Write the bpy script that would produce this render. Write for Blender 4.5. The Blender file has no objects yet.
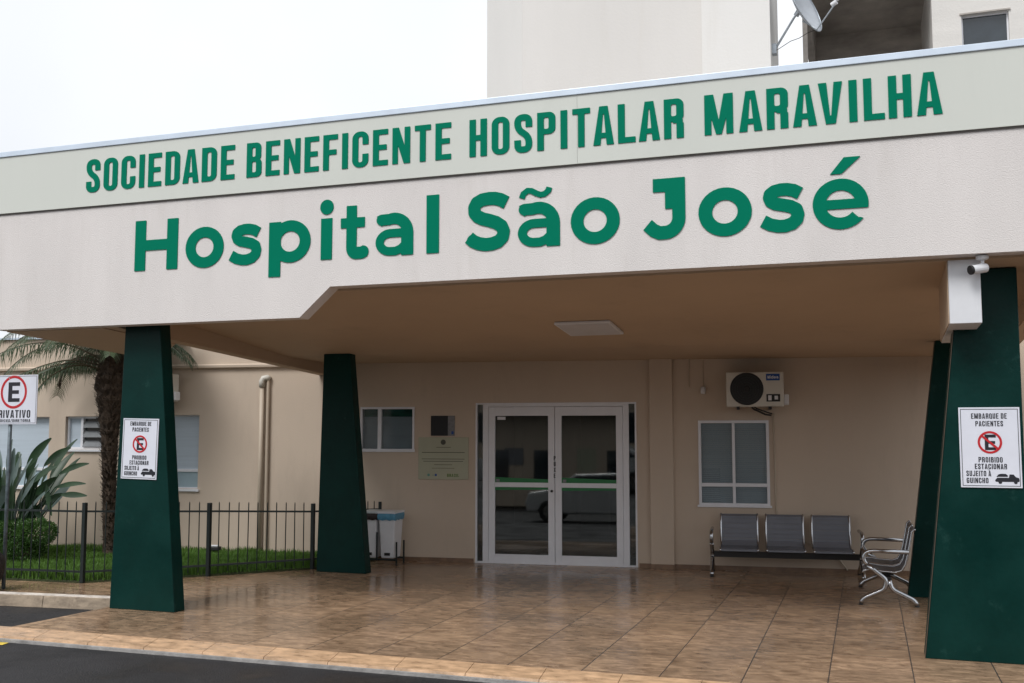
import bpy, bmesh, math, random
import numpy as np
from mathutils import Vector, Matrix, noise as mnoise
R = math.radians
random.seed(7); rng = np.random.default_rng(7)
C = bpy.context.scene.collection
scene = bpy.context.scene

# ------------------------------------------------------------------ camera, sky, sun, exposure
cam_d = bpy.data.cameras.new('camera'); cam = bpy.data.objects.new('camera', cam_d); C.objects.link(cam)
cam_d.sensor_width = 36.0; cam_d.lens = 1031.0/1024*36; cam_d.clip_end = 2000; cam_d.clip_start = 0.05
cam.location = (0, 0, 1.7); cam.rotation_euler = (R(90+5.0165), 0, R(18.9323))
scene.camera = cam
w = bpy.data.worlds.new('World'); scene.world = w; w.use_nodes = True
nt = w.node_tree; nt.nodes.clear()
out = nt.nodes.new('ShaderNodeOutputWorld'); bg = nt.nodes.new('ShaderNodeBackground')
sky = nt.nodes.new('ShaderNodeTexSky'); sky.sky_type = 'NISHITA'; sky.sun_disc = False
sky.sun_elevation = R(50); sky.sun_rotation = R(200); sky.air_density = 1.0; sky.dust_density = 3.0
tc = nt.nodes.new('ShaderNodeTexCoord'); nz = nt.nodes.new('ShaderNodeTexNoise')
nz.inputs['Scale'].default_value = 1.6; nz.inputs['Detail'].default_value = 4
cr = nt.nodes.new('ShaderNodeValToRGB')
cr.color_ramp.elements[0].position = .3; cr.color_ramp.elements[0].color = (5.0, 5.2, 5.5, 1)
cr.color_ramp.elements[1].position = .7; cr.color_ramp.elements[1].color = (6.6, 6.75, 6.95, 1)
mx = nt.nodes.new('ShaderNodeMix'); mx.data_type = 'RGBA'; mx.inputs[0].default_value = 0.97
nt.links.new(tc.outputs['Generated'], nz.inputs['Vector']); nt.links.new(nz.outputs['Fac'], cr.inputs['Fac'])
nt.links.new(sky.outputs[0], mx.inputs[6]); nt.links.new(cr.outputs[0], mx.inputs[7])
nt.links.new(mx.outputs[2], bg.inputs['Color']); bg.inputs['Strength'].default_value = 0.10
nt.links.new(bg.outputs[0], out.inputs['Surface'])
sd = bpy.data.lights.new('sun', 'SUN'); sun = bpy.data.objects.new('sun', sd); C.objects.link(sun)
sd.energy = 1.35; sd.angle = R(25); sd.color = (1, .985, .965)
sun.rotation_euler = (R(40), 0, R(-20)); sun.location = (0, 0, 30)
vs = scene.view_settings; vs.view_transform = 'Standard'; vs.look = 'None'; vs.exposure = 0.74; vs.gamma = 1; vs.use_curve_mapping = False
scene.cycles.max_bounces = 8; scene.cycles.diffuse_bounces = 4; scene.cycles.glossy_bounces = 4; scene.cycles.transparent_max_bounces = 12
scene.cycles.sample_clamp_indirect = 6

# ------------------------------------------------------------------ materials
def mat(name, col, rough=.6, metal=0., var=.06, vscale=3., bump=0., bscale=60., spec=.5, stretch=(1,1,1), col2=None, rvar=0., fine=0., coat=0.):
    m = bpy.data.materials.new(name); m.use_nodes = True; n = m.node_tree.nodes; l = m.node_tree.links
    b = n['Principled BSDF']; b.inputs['Roughness'].default_value = rough; b.inputs['Metallic'].default_value = metal
    b.inputs['Specular IOR Level'].default_value = spec; b.inputs['Coat Weight'].default_value = coat
    t = n.new('ShaderNodeTexCoord'); mp = n.new('ShaderNodeMapping'); mp.inputs['Scale'].default_value = stretch
    l.new(t.outputs['Object'], mp.inputs['Vector'])
    a = n.new('ShaderNodeTexNoise'); a.inputs['Scale'].default_value = vscale; a.inputs['Detail'].default_value = 8; a.inputs['Roughness'].default_value = .6
    l.new(mp.outputs[0], a.inputs['Vector'])
    r = n.new('ShaderNodeValToRGB'); c1 = [max(0, c*(1-var)) for c in col]; c2 = list(col2) if col2 else [min(1, c*(1+var)) for c in col]
    r.color_ramp.elements[0].color = (*c1, 1); r.color_ramp.elements[1].color = (*c2, 1)
    r.color_ramp.elements[0].position = .32; r.color_ramp.elements[1].position = .68
    l.new(a.outputs['Fac'], r.inputs['Fac']); src = r.outputs[0]
    if fine:
        f = n.new('ShaderNodeTexNoise'); f.inputs['Scale'].default_value = bscale; f.inputs['Detail'].default_value = 3
        l.new(t.outputs['Object'], f.inputs['Vector'])
        mm = n.new('ShaderNodeMapRange'); mm.inputs[3].default_value = 1-fine; mm.inputs[4].default_value = 1+fine; l.new(f.outputs['Fac'], mm.inputs[0])
        vm = n.new('ShaderNodeVectorMath'); vm.operation = 'SCALE'; l.new(src, vm.inputs[0]); l.new(mm.outputs[0], vm.inputs['Scale']); src = vm.outputs[0]
    l.new(src, b.inputs['Base Color'])
    if rvar:
        q = n.new('ShaderNodeMapRange'); q.inputs[1].default_value = .35; q.inputs[2].default_value = .65
        q.inputs[3].default_value = max(.02, rough-rvar); q.inputs[4].default_value = rough+rvar
        l.new(a.outputs['Fac'], q.inputs[0]); l.new(q.outputs[0], b.inputs['Roughness'])
    if bump:
        f = n.new('ShaderNodeTexNoise'); f.inputs['Scale'].default_value = bscale; f.inputs['Detail'].default_value = 4
        l.new(t.outputs['Object'], f.inputs['Vector'])
        bp = n.new('ShaderNodeBump'); bp.inputs['Strength'].default_value = bump; bp.inputs['Distance'].default_value = .01
        l.new(f.outputs['Fac'], bp.inputs['Height']); l.new(bp.outputs[0], b.inputs['Normal'])
    return m
M = {}
M['wall'] = mat('beige_paint', (.55,.452,.36), .8, var=.05, vscale=.9, bump=.25, bscale=90, stretch=(1,1,.35), rvar=.05)
M['ceil'] = mat('ceiling_paint', (.52,.39,.275), .8, var=.06, vscale=.6, bump=.06, bscale=50)
M['stucco'] = mat('light_stucco', (.70,.66,.64), .85, var=.045, vscale=2.0, bump=.45, bscale=110, stretch=(1,1,.22), fine=.10)
M['panel'] = mat('composite_panel', (.62,.635,.585), .35, var=.025, vscale=.7, stretch=(1,1,.3))
M['cap'] = mat('metal_flashing', (.62,.70,.80), .35, .3, var=.06, vscale=4)
M['joint'] = mat('joint_sealant', (.12,.11,.10), .7)
M['letter'] = mat('green_acrylic', (.0,.18,.105), .5, var=.03, vscale=1, spec=.04)
M['green'] = mat('dark_green_paint', (.0005,.025,.021), .42, var=.18, vscale=2.2, bump=.12, bscale=25, rvar=.08, fine=.10, spec=.16)
M['litside'] = mat('lit_side_strip', (.10,.07,.05), .6)
M['white'] = mat('white_aluminium', (.74,.75,.79), .35, var=.03, vscale=5)
M['whitepl'] = mat('white_plastic', (.72,.73,.76), .4, var=.04, vscale=6)
M['offwhite'] = mat('offwhite_plastic', (.60,.58,.52), .45, var=.04, vscale=4)
M['black'] = mat('black_plastic', (.012,.012,.013), .5)
M['dark'] = mat('dark_metal', (.018,.026,.026), .45, .3)
M['chrome'] = mat('polished_steel', (.45,.46,.48), .2, 1.0, var=.05, vscale=12)
M['beam'] = mat('black_enamel', (.012,.012,.014), .35)
M['concrete'] = mat('weathered_concrete', (.38,.35,.32), .85, var=.25, vscale=1.4, bump=.5, bscale=25, stretch=(1,1,2.5))
M['kerb'] = mat('painted_kerb', (.31,.245,.18), .75, var=.35, vscale=5, bump=.5, bscale=40, stretch=(1,1,3))
M['kerbtop'] = mat('kerb_top_paint', (.66,.60,.54), .6, var=.25, vscale=7, bump=.3, bscale=40)
M['cement'] = mat('cement_edge', (.30,.29,.28), .7, var=.3, vscale=9, bump=.5)
M['towera'] = mat('tower_paint', (.68,.66,.635), .8, var=.04, vscale=.5, bump=.2, bscale=20, stretch=(1,1,.3))
M['towerb'] = mat('tower_paint_pale', (.75,.74,.72), .8, var=.03, vscale=.5, bump=.2, bscale=20, stretch=(1,1,.3))
M['towerc'] = mat('tower_paint_grey', (.68,.665,.64), .8, var=.04, vscale=.5, bump=.2, bscale=20, stretch=(1,1,.3))
M['sign'] = mat('sign_white', (.70,.72,.80), .4, var=.03, vscale=6)
M['ink'] = mat('sign_black', (.012,.013,.02), .5)
M['red'] = mat('sign_red', (.50,.012,.018), .45)
M['soil'] = mat('garden_soil', (.035,.045,.015), .95, var=.4, vscale=6, bump=.8, bscale=30)
M['trunk'] = mat('palm_bark', (.055,.038,.026), .95, var=.5, vscale=12, bump=1.0, bscale=40)
M['bark2'] = mat('stem_bark', (.07,.055,.03), .9, var=.3, vscale=9, bump=.6)
M['blind'] = mat('closed_blind', (.46,.53,.60), .6, var=.06, vscale=3, stretch=(.3,.3,8))
M['pipe'] = mat('painted_pipe', (.50,.42,.33), .5, var=.05, vscale=4)
M['rubber'] = mat('black_rubber', (.02,.02,.02), .7)
M['perf'] = mat('perforated_steel', (.20,.21,.235), .38, .75, var=.1, vscale=2)
M['yellow'] = mat('yellow_paint', (.70,.52,.06), .6, var=.2, vscale=20)
M['carpaint'] = mat('white_car_paint', (.5,.5,.5), .2, coat=.6)
M['tyre'] = mat('tyre_rubber', (.015,.015,.015), .8)
M['plaque'] = mat('cream_plaque', (.42,.42,.31), .45, var=.04, vscale=4)
M['blue'] = mat('blue_badge', (.005,.06,.28), .4)
M['bagblue'] = mat('blue_bag', (.10,.30,.45), .5, var=.15, vscale=20, bump=.5, bscale=30)
M['bagwhite'] = mat('pale_bag', (.55,.60,.62), .4, var=.1, vscale=20, bump=.6, bscale=30)
M['bagdark'] = mat('dark_bag', (.03,.022,.02), .5, var=.1, vscale=20, bump=.5)
M['darklump'] = mat('lump_surface', (.022,.018,.016), .8, var=.4, vscale=10, bump=.8, bscale=20)
M['tan'] = mat('tan_stone', (.20,.14,.09), .8, var=.3, vscale=10)
M['skirt'] = mat('skirting_tile', (.20,.125,.08), .35, var=.25, vscale=8)
M['roof'] = mat('grey_roof', (.25,.25,.25), .8)
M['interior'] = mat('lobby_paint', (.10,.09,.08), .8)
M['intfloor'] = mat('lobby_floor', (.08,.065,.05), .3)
M['galv'] = mat('galvanised_steel', (.42,.46,.50), .4, .7, var=.15, vscale=10)
M['dish'] = mat('dish_paint', (.42,.45,.49), .45, var=.08, vscale=6)
M['greenfilm'] = mat('green_film', (.01,.16,.045), .4)
M['poster'] = mat('dark_poster', (.01,.01,.012), .4)
M['postergrey'] = mat('grey_poster', (.20,.20,.21), .4, var=.2, vscale=30)
M['seatside'] = mat('lamp_acrylic', (.62,.62,.66), .4)

def leafmat(name, a, b, rough=.45, scale=6):
    m = mat(name, a, rough, var=.0, vscale=scale, col2=b); n = m.node_tree.nodes; l = m.node_tree.links
    bs = n['Principled BSDF']; tr = n.new('ShaderNodeBsdfTranslucent'); ms = n.new('ShaderNodeMixShader'); ms.inputs[0].default_value = .22
    tr.inputs['Color'].default_value = (*[c*1.3 for c in b], 1); o = n['Material Output']
    l.new(bs.outputs[0], ms.inputs[1]); l.new(tr.outputs[0], ms.inputs[2]); l.new(ms.outputs[0], o.inputs[0]); return m
M['grass'] = leafmat('grass_blade', (.05,.12,.014), (.12,.24,.035), .6, 5)
M['palm'] = leafmat('palm_leaflet', (.03,.055,.025), (.085,.12,.055), .5, 4)
M['palmdead'] = leafmat('dry_leaflet', (.03,.022,.016), (.08,.06,.04), .8, 6)
M['strel'] = leafmat('paddle_leaf', (.010,.032,.014), (.035,.08,.032), .42, 5)
M['strelpale'] = leafmat('pale_paddle_leaf', (.12,.17,.16), (.20,.26,.25), .35, 5)
M['hedge'] = leafmat('hedge_leaf', (.018,.06,.010), (.06,.14,.02), .5, 12)

def glassmat(name, tint=(.75,.8,.78), rough=.02, refl=1.0, minr=.06):
    m = bpy.data.materials.new(name); m.use_nodes = True; n = m.node_tree.nodes; l = m.node_tree.links; n.clear()
    o = n.new('ShaderNodeOutputMaterial'); t = n.new('ShaderNodeBsdfTransparent'); t.inputs[0].default_value = (*tint, 1)
    g = n.new('ShaderNodeBsdfGlossy'); g.inputs['Roughness'].default_value = rough; g.inputs['Color'].default_value = (.9,.92,.92,1)
    f = n.new('ShaderNodeFresnel'); f.inputs[0].default_value = 1.5
    mr = n.new('ShaderNodeMapRange'); mr.inputs[3].default_value = minr; mr.inputs[4].default_value = 1.0; l.new(f.outputs[0], mr.inputs[0])
    s = n.new('ShaderNodeMixShader'); l.new(mr.outputs[0], s.inputs[0]); l.new(t.outputs[0], s.inputs[1]); l.new(g.outputs[0], s.inputs[2]); l.new(s.outputs[0], o.inputs[0])
    return m
M['glass'] = glassmat('door_glass', (.34,.38,.36), minr=.06)
M['wglass'] = glassmat('window_glass', (.88,.90,.90), rough=.12, minr=.0)
M['bluepane'] = mat('pale_blue_pane', (.33,.43,.48), .15, var=.06, vscale=3)
M['darkpane'] = mat('dark_pane', (.03,.04,.05), .06, var=.2, vscale=3, spec=.8)

def tilemat():
    m = bpy.data.materials.new('stone_floor_tile'); m.use_nodes = True; n = m.node_tree.nodes; l = m.node_tree.links; b = n['Principled BSDF']
    t = n.new('ShaderNodeTexCoord'); mp = n.new('ShaderNodeMapping'); mp.inputs['Location'].default_value = (-.26, -.06, 0)
    l.new(t.outputs['Object'], mp.inputs['Vector'])
    br = n.new('ShaderNodeTexBrick'); br.offset = 0; br.squash = 1
    br.inputs['Scale'].default_value = 1; br.inputs['Brick Width'].default_value = .56; br.inputs['Row Height'].default_value = .56
    br.inputs['Mortar Size'].default_value = .0018; br.inputs['Mortar Smooth'].default_value = .3
    br.inputs['Color1'].default_value = (0,0,0,1); br.inputs['Color2'].default_value = (1,1,1,1); br.inputs['Mortar'].default_value = (.5,.5,.5,1)
    l.new(mp.outputs[0], br.inputs['Vector'])
    # streaky travertine running along X
    mp2 = n.new('ShaderNodeMapping'); mp2.inputs['Scale'].default_value = (6.0, 13, 1); l.new(t.outputs['Object'], mp2.inputs['Vector'])
    addv = n.new('ShaderNodeVectorMath'); l.new(mp2.outputs[0], addv.inputs[0])
    sc = n.new('ShaderNodeVectorMath'); sc.operation = 'SCALE'; sc.inputs['Scale'].default_value = 13; l.new(br.outputs['Color'], sc.inputs[0]); l.new(sc.outputs[0], addv.inputs[1])
    s = n.new('ShaderNodeTexNoise'); s.inputs['Scale'].default_value = 1.1; s.inputs['Detail'].default_value = 9; s.inputs['Roughness'].default_value = .68; s.inputs['Distortion'].default_value = .6
    l.new(addv.outputs[0], s.inputs['Vector'])
    r = n.new('ShaderNodeValToRGB'); e = r.color_ramp.elements
    e[0].position = .28; e[0].color = (.13,.072,.038,1); e[1].position = .75; e[1].color = (.60,.40,.25,1)
    x = e.new(.5); x.color = (.32,.21,.132,1)
    l.new(s.outputs['Fac'], r.inputs['Fac'])
    # per tile tone
    tn = n.new('ShaderNodeMapRange'); tn.inputs[3].default_value = .84; tn.inputs[4].default_value = 1.14
    sep = n.new('ShaderNodeSeparateColor'); l.new(br.outputs['Color'], sep.inputs[0]); l.new(sep.outputs[0], tn.inputs[0])
    v = n.new('ShaderNodeVectorMath'); v.operation = 'SCALE'; l.new(r.outputs[0], v.inputs[0]); l.new(tn.outputs[0], v.inputs['Scale'])
    # damp patches
    w2 = n.new('ShaderNodeTexNoise'); w2.inputs['Scale'].default_value = .9; w2.inputs['Detail'].default_value = 5; l.new(t.outputs['Object'], w2.inputs['Vector'])
    wr = n.new('ShaderNodeMapRange'); wr.inputs[1].default_value = .42; wr.inputs[2].default_value = .62; wr.inputs[3].default_value = .90; wr.inputs[4].default_value = 1.06; l.new(w2.outputs['Fac'], wr.inputs[0])
    v2 = n.new('ShaderNodeVectorMath'); v2.operation = 'SCALE'; l.new(v.outputs[0], v2.inputs[0]); l.new(wr.outputs[0], v2.inputs['Scale'])
    sx = n.new('ShaderNodeSeparateXYZ'); l.new(t.outputs['Object'], sx.inputs[0])
    def mth(op, a, b_=None):
        q = n.new('ShaderNodeMath'); q.operation = op
        for i, v_ in enumerate((a, b_)):
            if v_ is None: continue
            if isinstance(v_, (int, float)): q.inputs[i].default_value = v_
            else: l.new(v_, q.inputs[i])
        return q.outputs[0]
    jd = mth('ABSOLUTE', mth('SUBTRACT', mth('FRACT', mth('ADD', mth('DIVIDE', mth('SUBTRACT', sx.outputs[0], .26), .56), 40.5)), .5))
    jl = mth('LESS_THAN', jd, .0042/.56); jt = mth('MAXIMUM', jl, mth('MULTIPLY', br.outputs['Fac'], .45))
    mixm = n.new('ShaderNodeMix'); mixm.data_type = 'RGBA'; l.new(jt, mixm.inputs[0]); l.new(v2.outputs[0], mixm.inputs[6]); mixm.inputs[7].default_value = (.06,.05,.045,1)
    l.new(mixm.outputs[2], b.inputs['Base Color'])
    rr = n.new('ShaderNodeMapRange'); rr.inputs[1].default_value = .40; rr.inputs[2].default_value = .66; rr.inputs[3].default_value = .15; rr.inputs[4].default_value = .33; l.new(w2.outputs['Fac'], rr.inputs[0]); l.new(rr.outputs[0], b.inputs['Roughness'])
    bp = n.new('ShaderNodeBump'); bp.inputs['Strength'].default_value = .22; bp.inputs['Distance'].default_value = .004; l.new(s.outputs['Fac'], bp.inputs['Height'])
    bp2 = n.new('ShaderNodeBump'); bp2.inputs['Strength'].default_value = .6; bp2.inputs['Distance'].default_value = .003; bp2.invert = True; l.new(jt, bp2.inputs['Height']); l.new(bp.outputs[0], bp2.inputs['Normal']); l.new(bp2.outputs[0], b.inputs['Normal'])
    return m
def scuff(m, col, scale, lo, hi, amt, stretch=(1,1,1), seed=0.):
    # stains and scuffs with a shape of their own, laid over the paint
    n = m.node_tree.nodes; l = m.node_tree.links; b = n['Principled BSDF']; src = b.inputs['Base Color'].links[0].from_socket
    t = n.new('ShaderNodeTexCoord'); mp = n.new('ShaderNodeMapping'); mp.inputs['Scale'].default_value = stretch; mp.inputs['Location'].default_value = (seed,seed,seed); l.new(t.outputs['Object'], mp.inputs[0])
    a = n.new('ShaderNodeTexNoise'); a.inputs['Scale'].default_value = scale; a.inputs['Detail'].default_value = 10; a.inputs['Roughness'].default_value = .7; l.new(mp.outputs[0], a.inputs['Vector'])
    r = n.new('ShaderNodeMapRange'); r.inputs[1].default_value = lo; r.inputs[2].default_value = hi; r.inputs[3].default_value = 0; r.inputs[4].default_value = amt; l.new(a.outputs['Fac'], r.inputs[0])
    mx_ = n.new('ShaderNodeMix'); mx_.data_type = 'RGBA'; l.new(r.outputs[0], mx_.inputs[0]); l.new(src, mx_.inputs[6]); mx_.inputs[7].default_value = (*col,1); l.new(mx_.outputs[2], b.inputs['Base Color'])
scuff(M['green'], (.03,.09,.08), 4.5, .60, .72, .35); scuff(M['green'], (.0003,.012,.010), 2.0, .55, .75, .5, (1,1,.3), 4.)
scuff(M['wall'], (.36,.29,.23), 1.6, .54, .74, .35, (1,1,.25), 2.); scuff(M['wall'], (.62,.52,.42), .9, .56, .72, .3, seed=7.)
scuff(M['ceil'], (.36,.26,.18), 1.3, .55, .72, .35, seed=3.)
scuff(M['stucco'], (.52,.48,.44), 3.2, .55, .75, .30, (1,1,.12), 5.)
scuff(M['panel'], (.50,.52,.48), 2.4, .56, .75, .22, (1,1,.12), 1.)
scuff(M['towera'], (.58,.54,.48), 1.0, .52, .72, .35, (1,1,.1)); scuff(M['towerb'], (.62,.59,.54), 1.0, .52, .72, .35, (1,1,.1), 2.)
scuff(M['kerb'], (.16,.12,.09), 6, .52, .66, .7, seed=1.); scuff(M['kerbtop'], (.30,.25,.20), 9, .54, .66, .6, seed=2.)
M['tile'] = tilemat()
M['band'] = mat('nosing_tile', (.48,.31,.185), .35, var=.35, vscale=6, bump=.3, bscale=30, stretch=(1,4,1), rvar=.1)
M['sidewalk'] = mat('pavement_tile', (.36,.27,.19), .45, var=.22, vscale=6, bump=.3, bscale=30, stretch=(1,3,1), rvar=.12)

scuff(M['band'], (.20,.11,.06), 9, .56, .70, .6, seed=3.)
def asphaltmat():
    m = mat('wet_asphalt', (.014,.014,.016), .62, var=.3, vscale=1.1, bump=1.0, bscale=75, rvar=.28, fine=.9, spec=.35, col2=(.032,.031,.033)); return m
M['asphalt'] = asphaltmat(); scuff(M['asphalt'], (.060,.058,.058), 60, .60, .66, .8, seed=3.); scuff(M['asphalt'], (.009,.009,.010), .8, .50, .62, .7, seed=6.)

# ------------------------------------------------------------------ mesh helpers
class MB:
    def __init__(s): s.v = []; s.f = []
    def add(s, vs, fs):
        o = len(s.v); s.v += [tuple(v) for v in vs]; s.f += [tuple(i+o for i in f) for f in fs]; return s
    def box(s, x0, y0, z0, x1, y1, z1, M4=None):
        vs = [Vector(p) for p in ((x0,y0,z0),(x1,y0,z0),(x1,y1,z0),(x0,y1,z0),(x0,y0,z1),(x1,y0,z1),(x1,y1,z1),(x0,y1,z1))]
        if M4: vs = [M4 @ v for v in vs]
        return s.add(vs, [(0,3,2,1),(4,5,6,7),(0,1,5,4),(1,2,6,5),(2,3,7,6),(3,0,4,7)])
    def hexa(s, b, t):
        return s.add(list(b)+list(t), [(0,3,2,1),(4,5,6,7),(0,1,5,4),(1,2,6,5),(2,3,7,6),(3,0,4,7)])
    def prism(s, poly, fn0, fn1):
        n = len(poly); vs = [fn0(*p) for p in poly]+[fn1(*p) for p in poly]
        return s.add(vs, [tuple(range(n-1,-1,-1)), tuple(range(n,2*n))]+[(i,(i+1)%n,n+(i+1)%n,n+i) for i in range(n)])
    def tube(s, pts, r, n=8, cap=True):
        pts = [Vector(p) for p in pts]; rs = r if isinstance(r, (list,tuple)) else [r]*len(pts); up = None; rings = []
        for i, p in enumerate(pts):
            d = (pts[min(i+1,len(pts)-1)]-pts[max(i-1,0)]).normalized()
            if up is None: up = Vector((0,0,1)) if abs(d.z) < .9 else Vector((1,0,0))
            a = d.cross(up).normalized(); b = a.cross(d).normalized(); up = b
            rings.append([p+(a*math.cos(2*math.pi*k/n)+b*math.sin(2*math.pi*k/n))*rs[i] for k in range(n)])
        vs = [v for g in rings for v in g]; fs = []
        for i in range(len(pts)-1):
            for k in range(n): fs.append((i*n+k, i*n+(k+1)%n, (i+1)*n+(k+1)%n, (i+1)*n+k))
        if cap: fs.append(tuple(range(n-1,-1,-1))); fs.append(tuple((len(pts)-1)*n+k for k in range(n)))
        return s.add(vs, fs)
    def lathe(s, prof, c, n=24, axis='z'):
        vs = []; fs = []
        for (r, h) in prof:
            for k in range(n):
                a = 2*math.pi*k/n; p = (r*math.cos(a), r*math.sin(a), h)
                if axis == 'y': p = (p[0], p[2], p[1])
                vs.append((p[0]+c[0], p[1]+c[1], p[2]+c[2]))
        for i in range(len(prof)-1):
            for k in range(n): fs.append((i*n+k, i*n+(k+1)%n, (i+1)*n+(k+1)%n, (i+1)*n+k))
        fs.append(tuple(range(n))[::-1]); fs.append(tuple((len(prof)-1)*n+k for k in range(n)))
        return s.add(vs, fs)
    def build(s, name, m, parent=None, bevel=0, smooth=False, kind=None):
        me = bpy.data.meshes.new(name); me.from_pydata(s.v, [], s.f); me.update()
        bm = bmesh.new(); bm.from_mesh(me); bmesh.ops.recalc_face_normals(bm, faces=bm.faces); bm.to_mesh(me); bm.free()
        return link(name, me, m, parent, bevel, smooth, kind)
def link(name, me, m, parent=None, bevel=0, smooth=False, kind=None):
    if isinstance(m, str): m = M[m]
    me.materials.clear(); me.materials.append(m); o = bpy.data.objects.new(name, me); C.objects.link(o)
    if parent: o.parent = parent
    if bevel:
        b = o.modifiers.new('bevel', 'BEVEL'); b.width = bevel; b.segments = 2; b.limit_method = 'ANGLE'; b.angle_limit = R(40)
    if smooth: me.shade_smooth(); 
    if kind: o['kind'] = kind
    return o
def tag(o, label=None, cat=None, group=None, kind=None):
    if label: o['label'] = label
    if cat: o['category'] = cat
    if group: o['group'] = group
    if kind: o['kind'] = kind
    return o
def thing(name, label, cat, loc=(0,0,0), rz=0, group=None):
    o = bpy.data.objects.new(name, None); C.objects.link(o); o.location = loc; o.rotation_euler = (0,0,rz); o.empty_display_size = .1
    return tag(o, label, cat, group)
def copy_tree(o, parent=None):
    c = o.copy(); C.objects.link(c)
    if parent: c.parent = parent
    for ch in list(o.children): copy_tree(ch, c)
    return c

# back wall frame: u along the wall, v into the building, z up
WA = math.atan(.105); WP = (-2.777, 12.986, 0)
def wall_thing(name, label, cat, u=0, v=0, z=0, group=None):
    ca, sa = math.cos(WA), math.sin(WA)
    return thing(name, label, cat, (WP[0]+u*ca-v*sa, WP[1]+u*sa+v*ca, z), WA, group)

# ------------------------------------------------------------------ glyph outlines from distance fields
def sd_rbox(X, Y, x0, y0, x1, y1, r=0.):
    cx, cy, hx, hy = (x0+x1)/2, (y0+y1)/2, (x1-x0)/2-r, (y1-y0)/2-r
    qx, qy = np.abs(X-cx)-hx, np.abs(Y-cy)-hy
    return np.hypot(np.maximum(qx,0), np.maximum(qy,0))+np.minimum(np.maximum(qx,qy),0)-r
def sd_circ(X, Y, cx, cy, r, e=1.): return (np.hypot((X-cx)/e, Y-cy)-r)*min(1,e)
def sd_seg(X, Y, p, q, t):
    dx, dy = q[0]-p[0], q[1]-p[1]; L = math.hypot(dx,dy) or 1e-9; ux, uy = dx/L, dy/L
    a = (X-p[0])*ux+(Y-p[1])*uy; b = -(X-p[0])*uy+(Y-p[1])*ux
    qx, qy = np.abs(a-L/2)-L/2, np.abs(b)-t/2
    return np.hypot(np.maximum(qx,0), np.maximum(qy,0))+np.minimum(np.maximum(qx,qy),0)
def sd_path(X, Y, pts, t):
    d = None
    for i in range(len(pts)-1):
        s = sd_seg(X, Y, pts[i], pts[i+1], t); d = s if d is None else np.minimum(d, s)
        if i: d = np.minimum(d, np.hypot(X-pts[i][0], Y-pts[i][1])-t/2)
    return d
def sd_poly(X, Y, P):
    d = np.full(X.shape, 1e9); s = np.ones(X.shape); n = len(P); j = n-1
    for i in range(n):
        ex, ey = P[j][0]-P[i][0], P[j][1]-P[i][1]; wx, wy = X-P[i][0], Y-P[i][1]
        k = np.clip((wx*ex+wy*ey)/(ex*ex+ey*ey), 0, 1); d = np.minimum(d, (wx-ex*k)**2+(wy-ey*k)**2)
        c1 = Y >= P[i][1]; c2 = Y < P[j][1]; c3 = ex*wy > ey*wx
        s = np.where((c1&c2&c3)|(~c1&~c2&~c3), -s, s); j = i
    return s*np.sqrt(d)
def fillet(pts, r, n=7):
    o = [pts[0]]
    for i in range(1, len(pts)-1):
        p, a, b = np.array(pts[i],float), np.array(pts[i-1],float), np.array(pts[i+1],float)
        la, lb = np.linalg.norm(a-p), np.linalg.norm(b-p); k = min(r, la*.49, lb*.49)
        s, e = p+(a-p)/la*k, p+(b-p)/lb*k
        for q in range(n+1):
            u = q/n; o.append(tuple((1-u)**2*s+2*u*(1-u)*p+u*u*e))
    o.append(pts[-1]); return o
def arc(cx, cy, rx, ry, a0, a1, n=22): return [(cx+rx*math.cos(R(a0+(a1-a0)*i/n)), cy+ry*math.sin(R(a0+(a1-a0)*i/n))) for i in range(n+1)]
mn, mxx = np.minimum, np.maximum
W_, T_ = .45, .165
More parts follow.
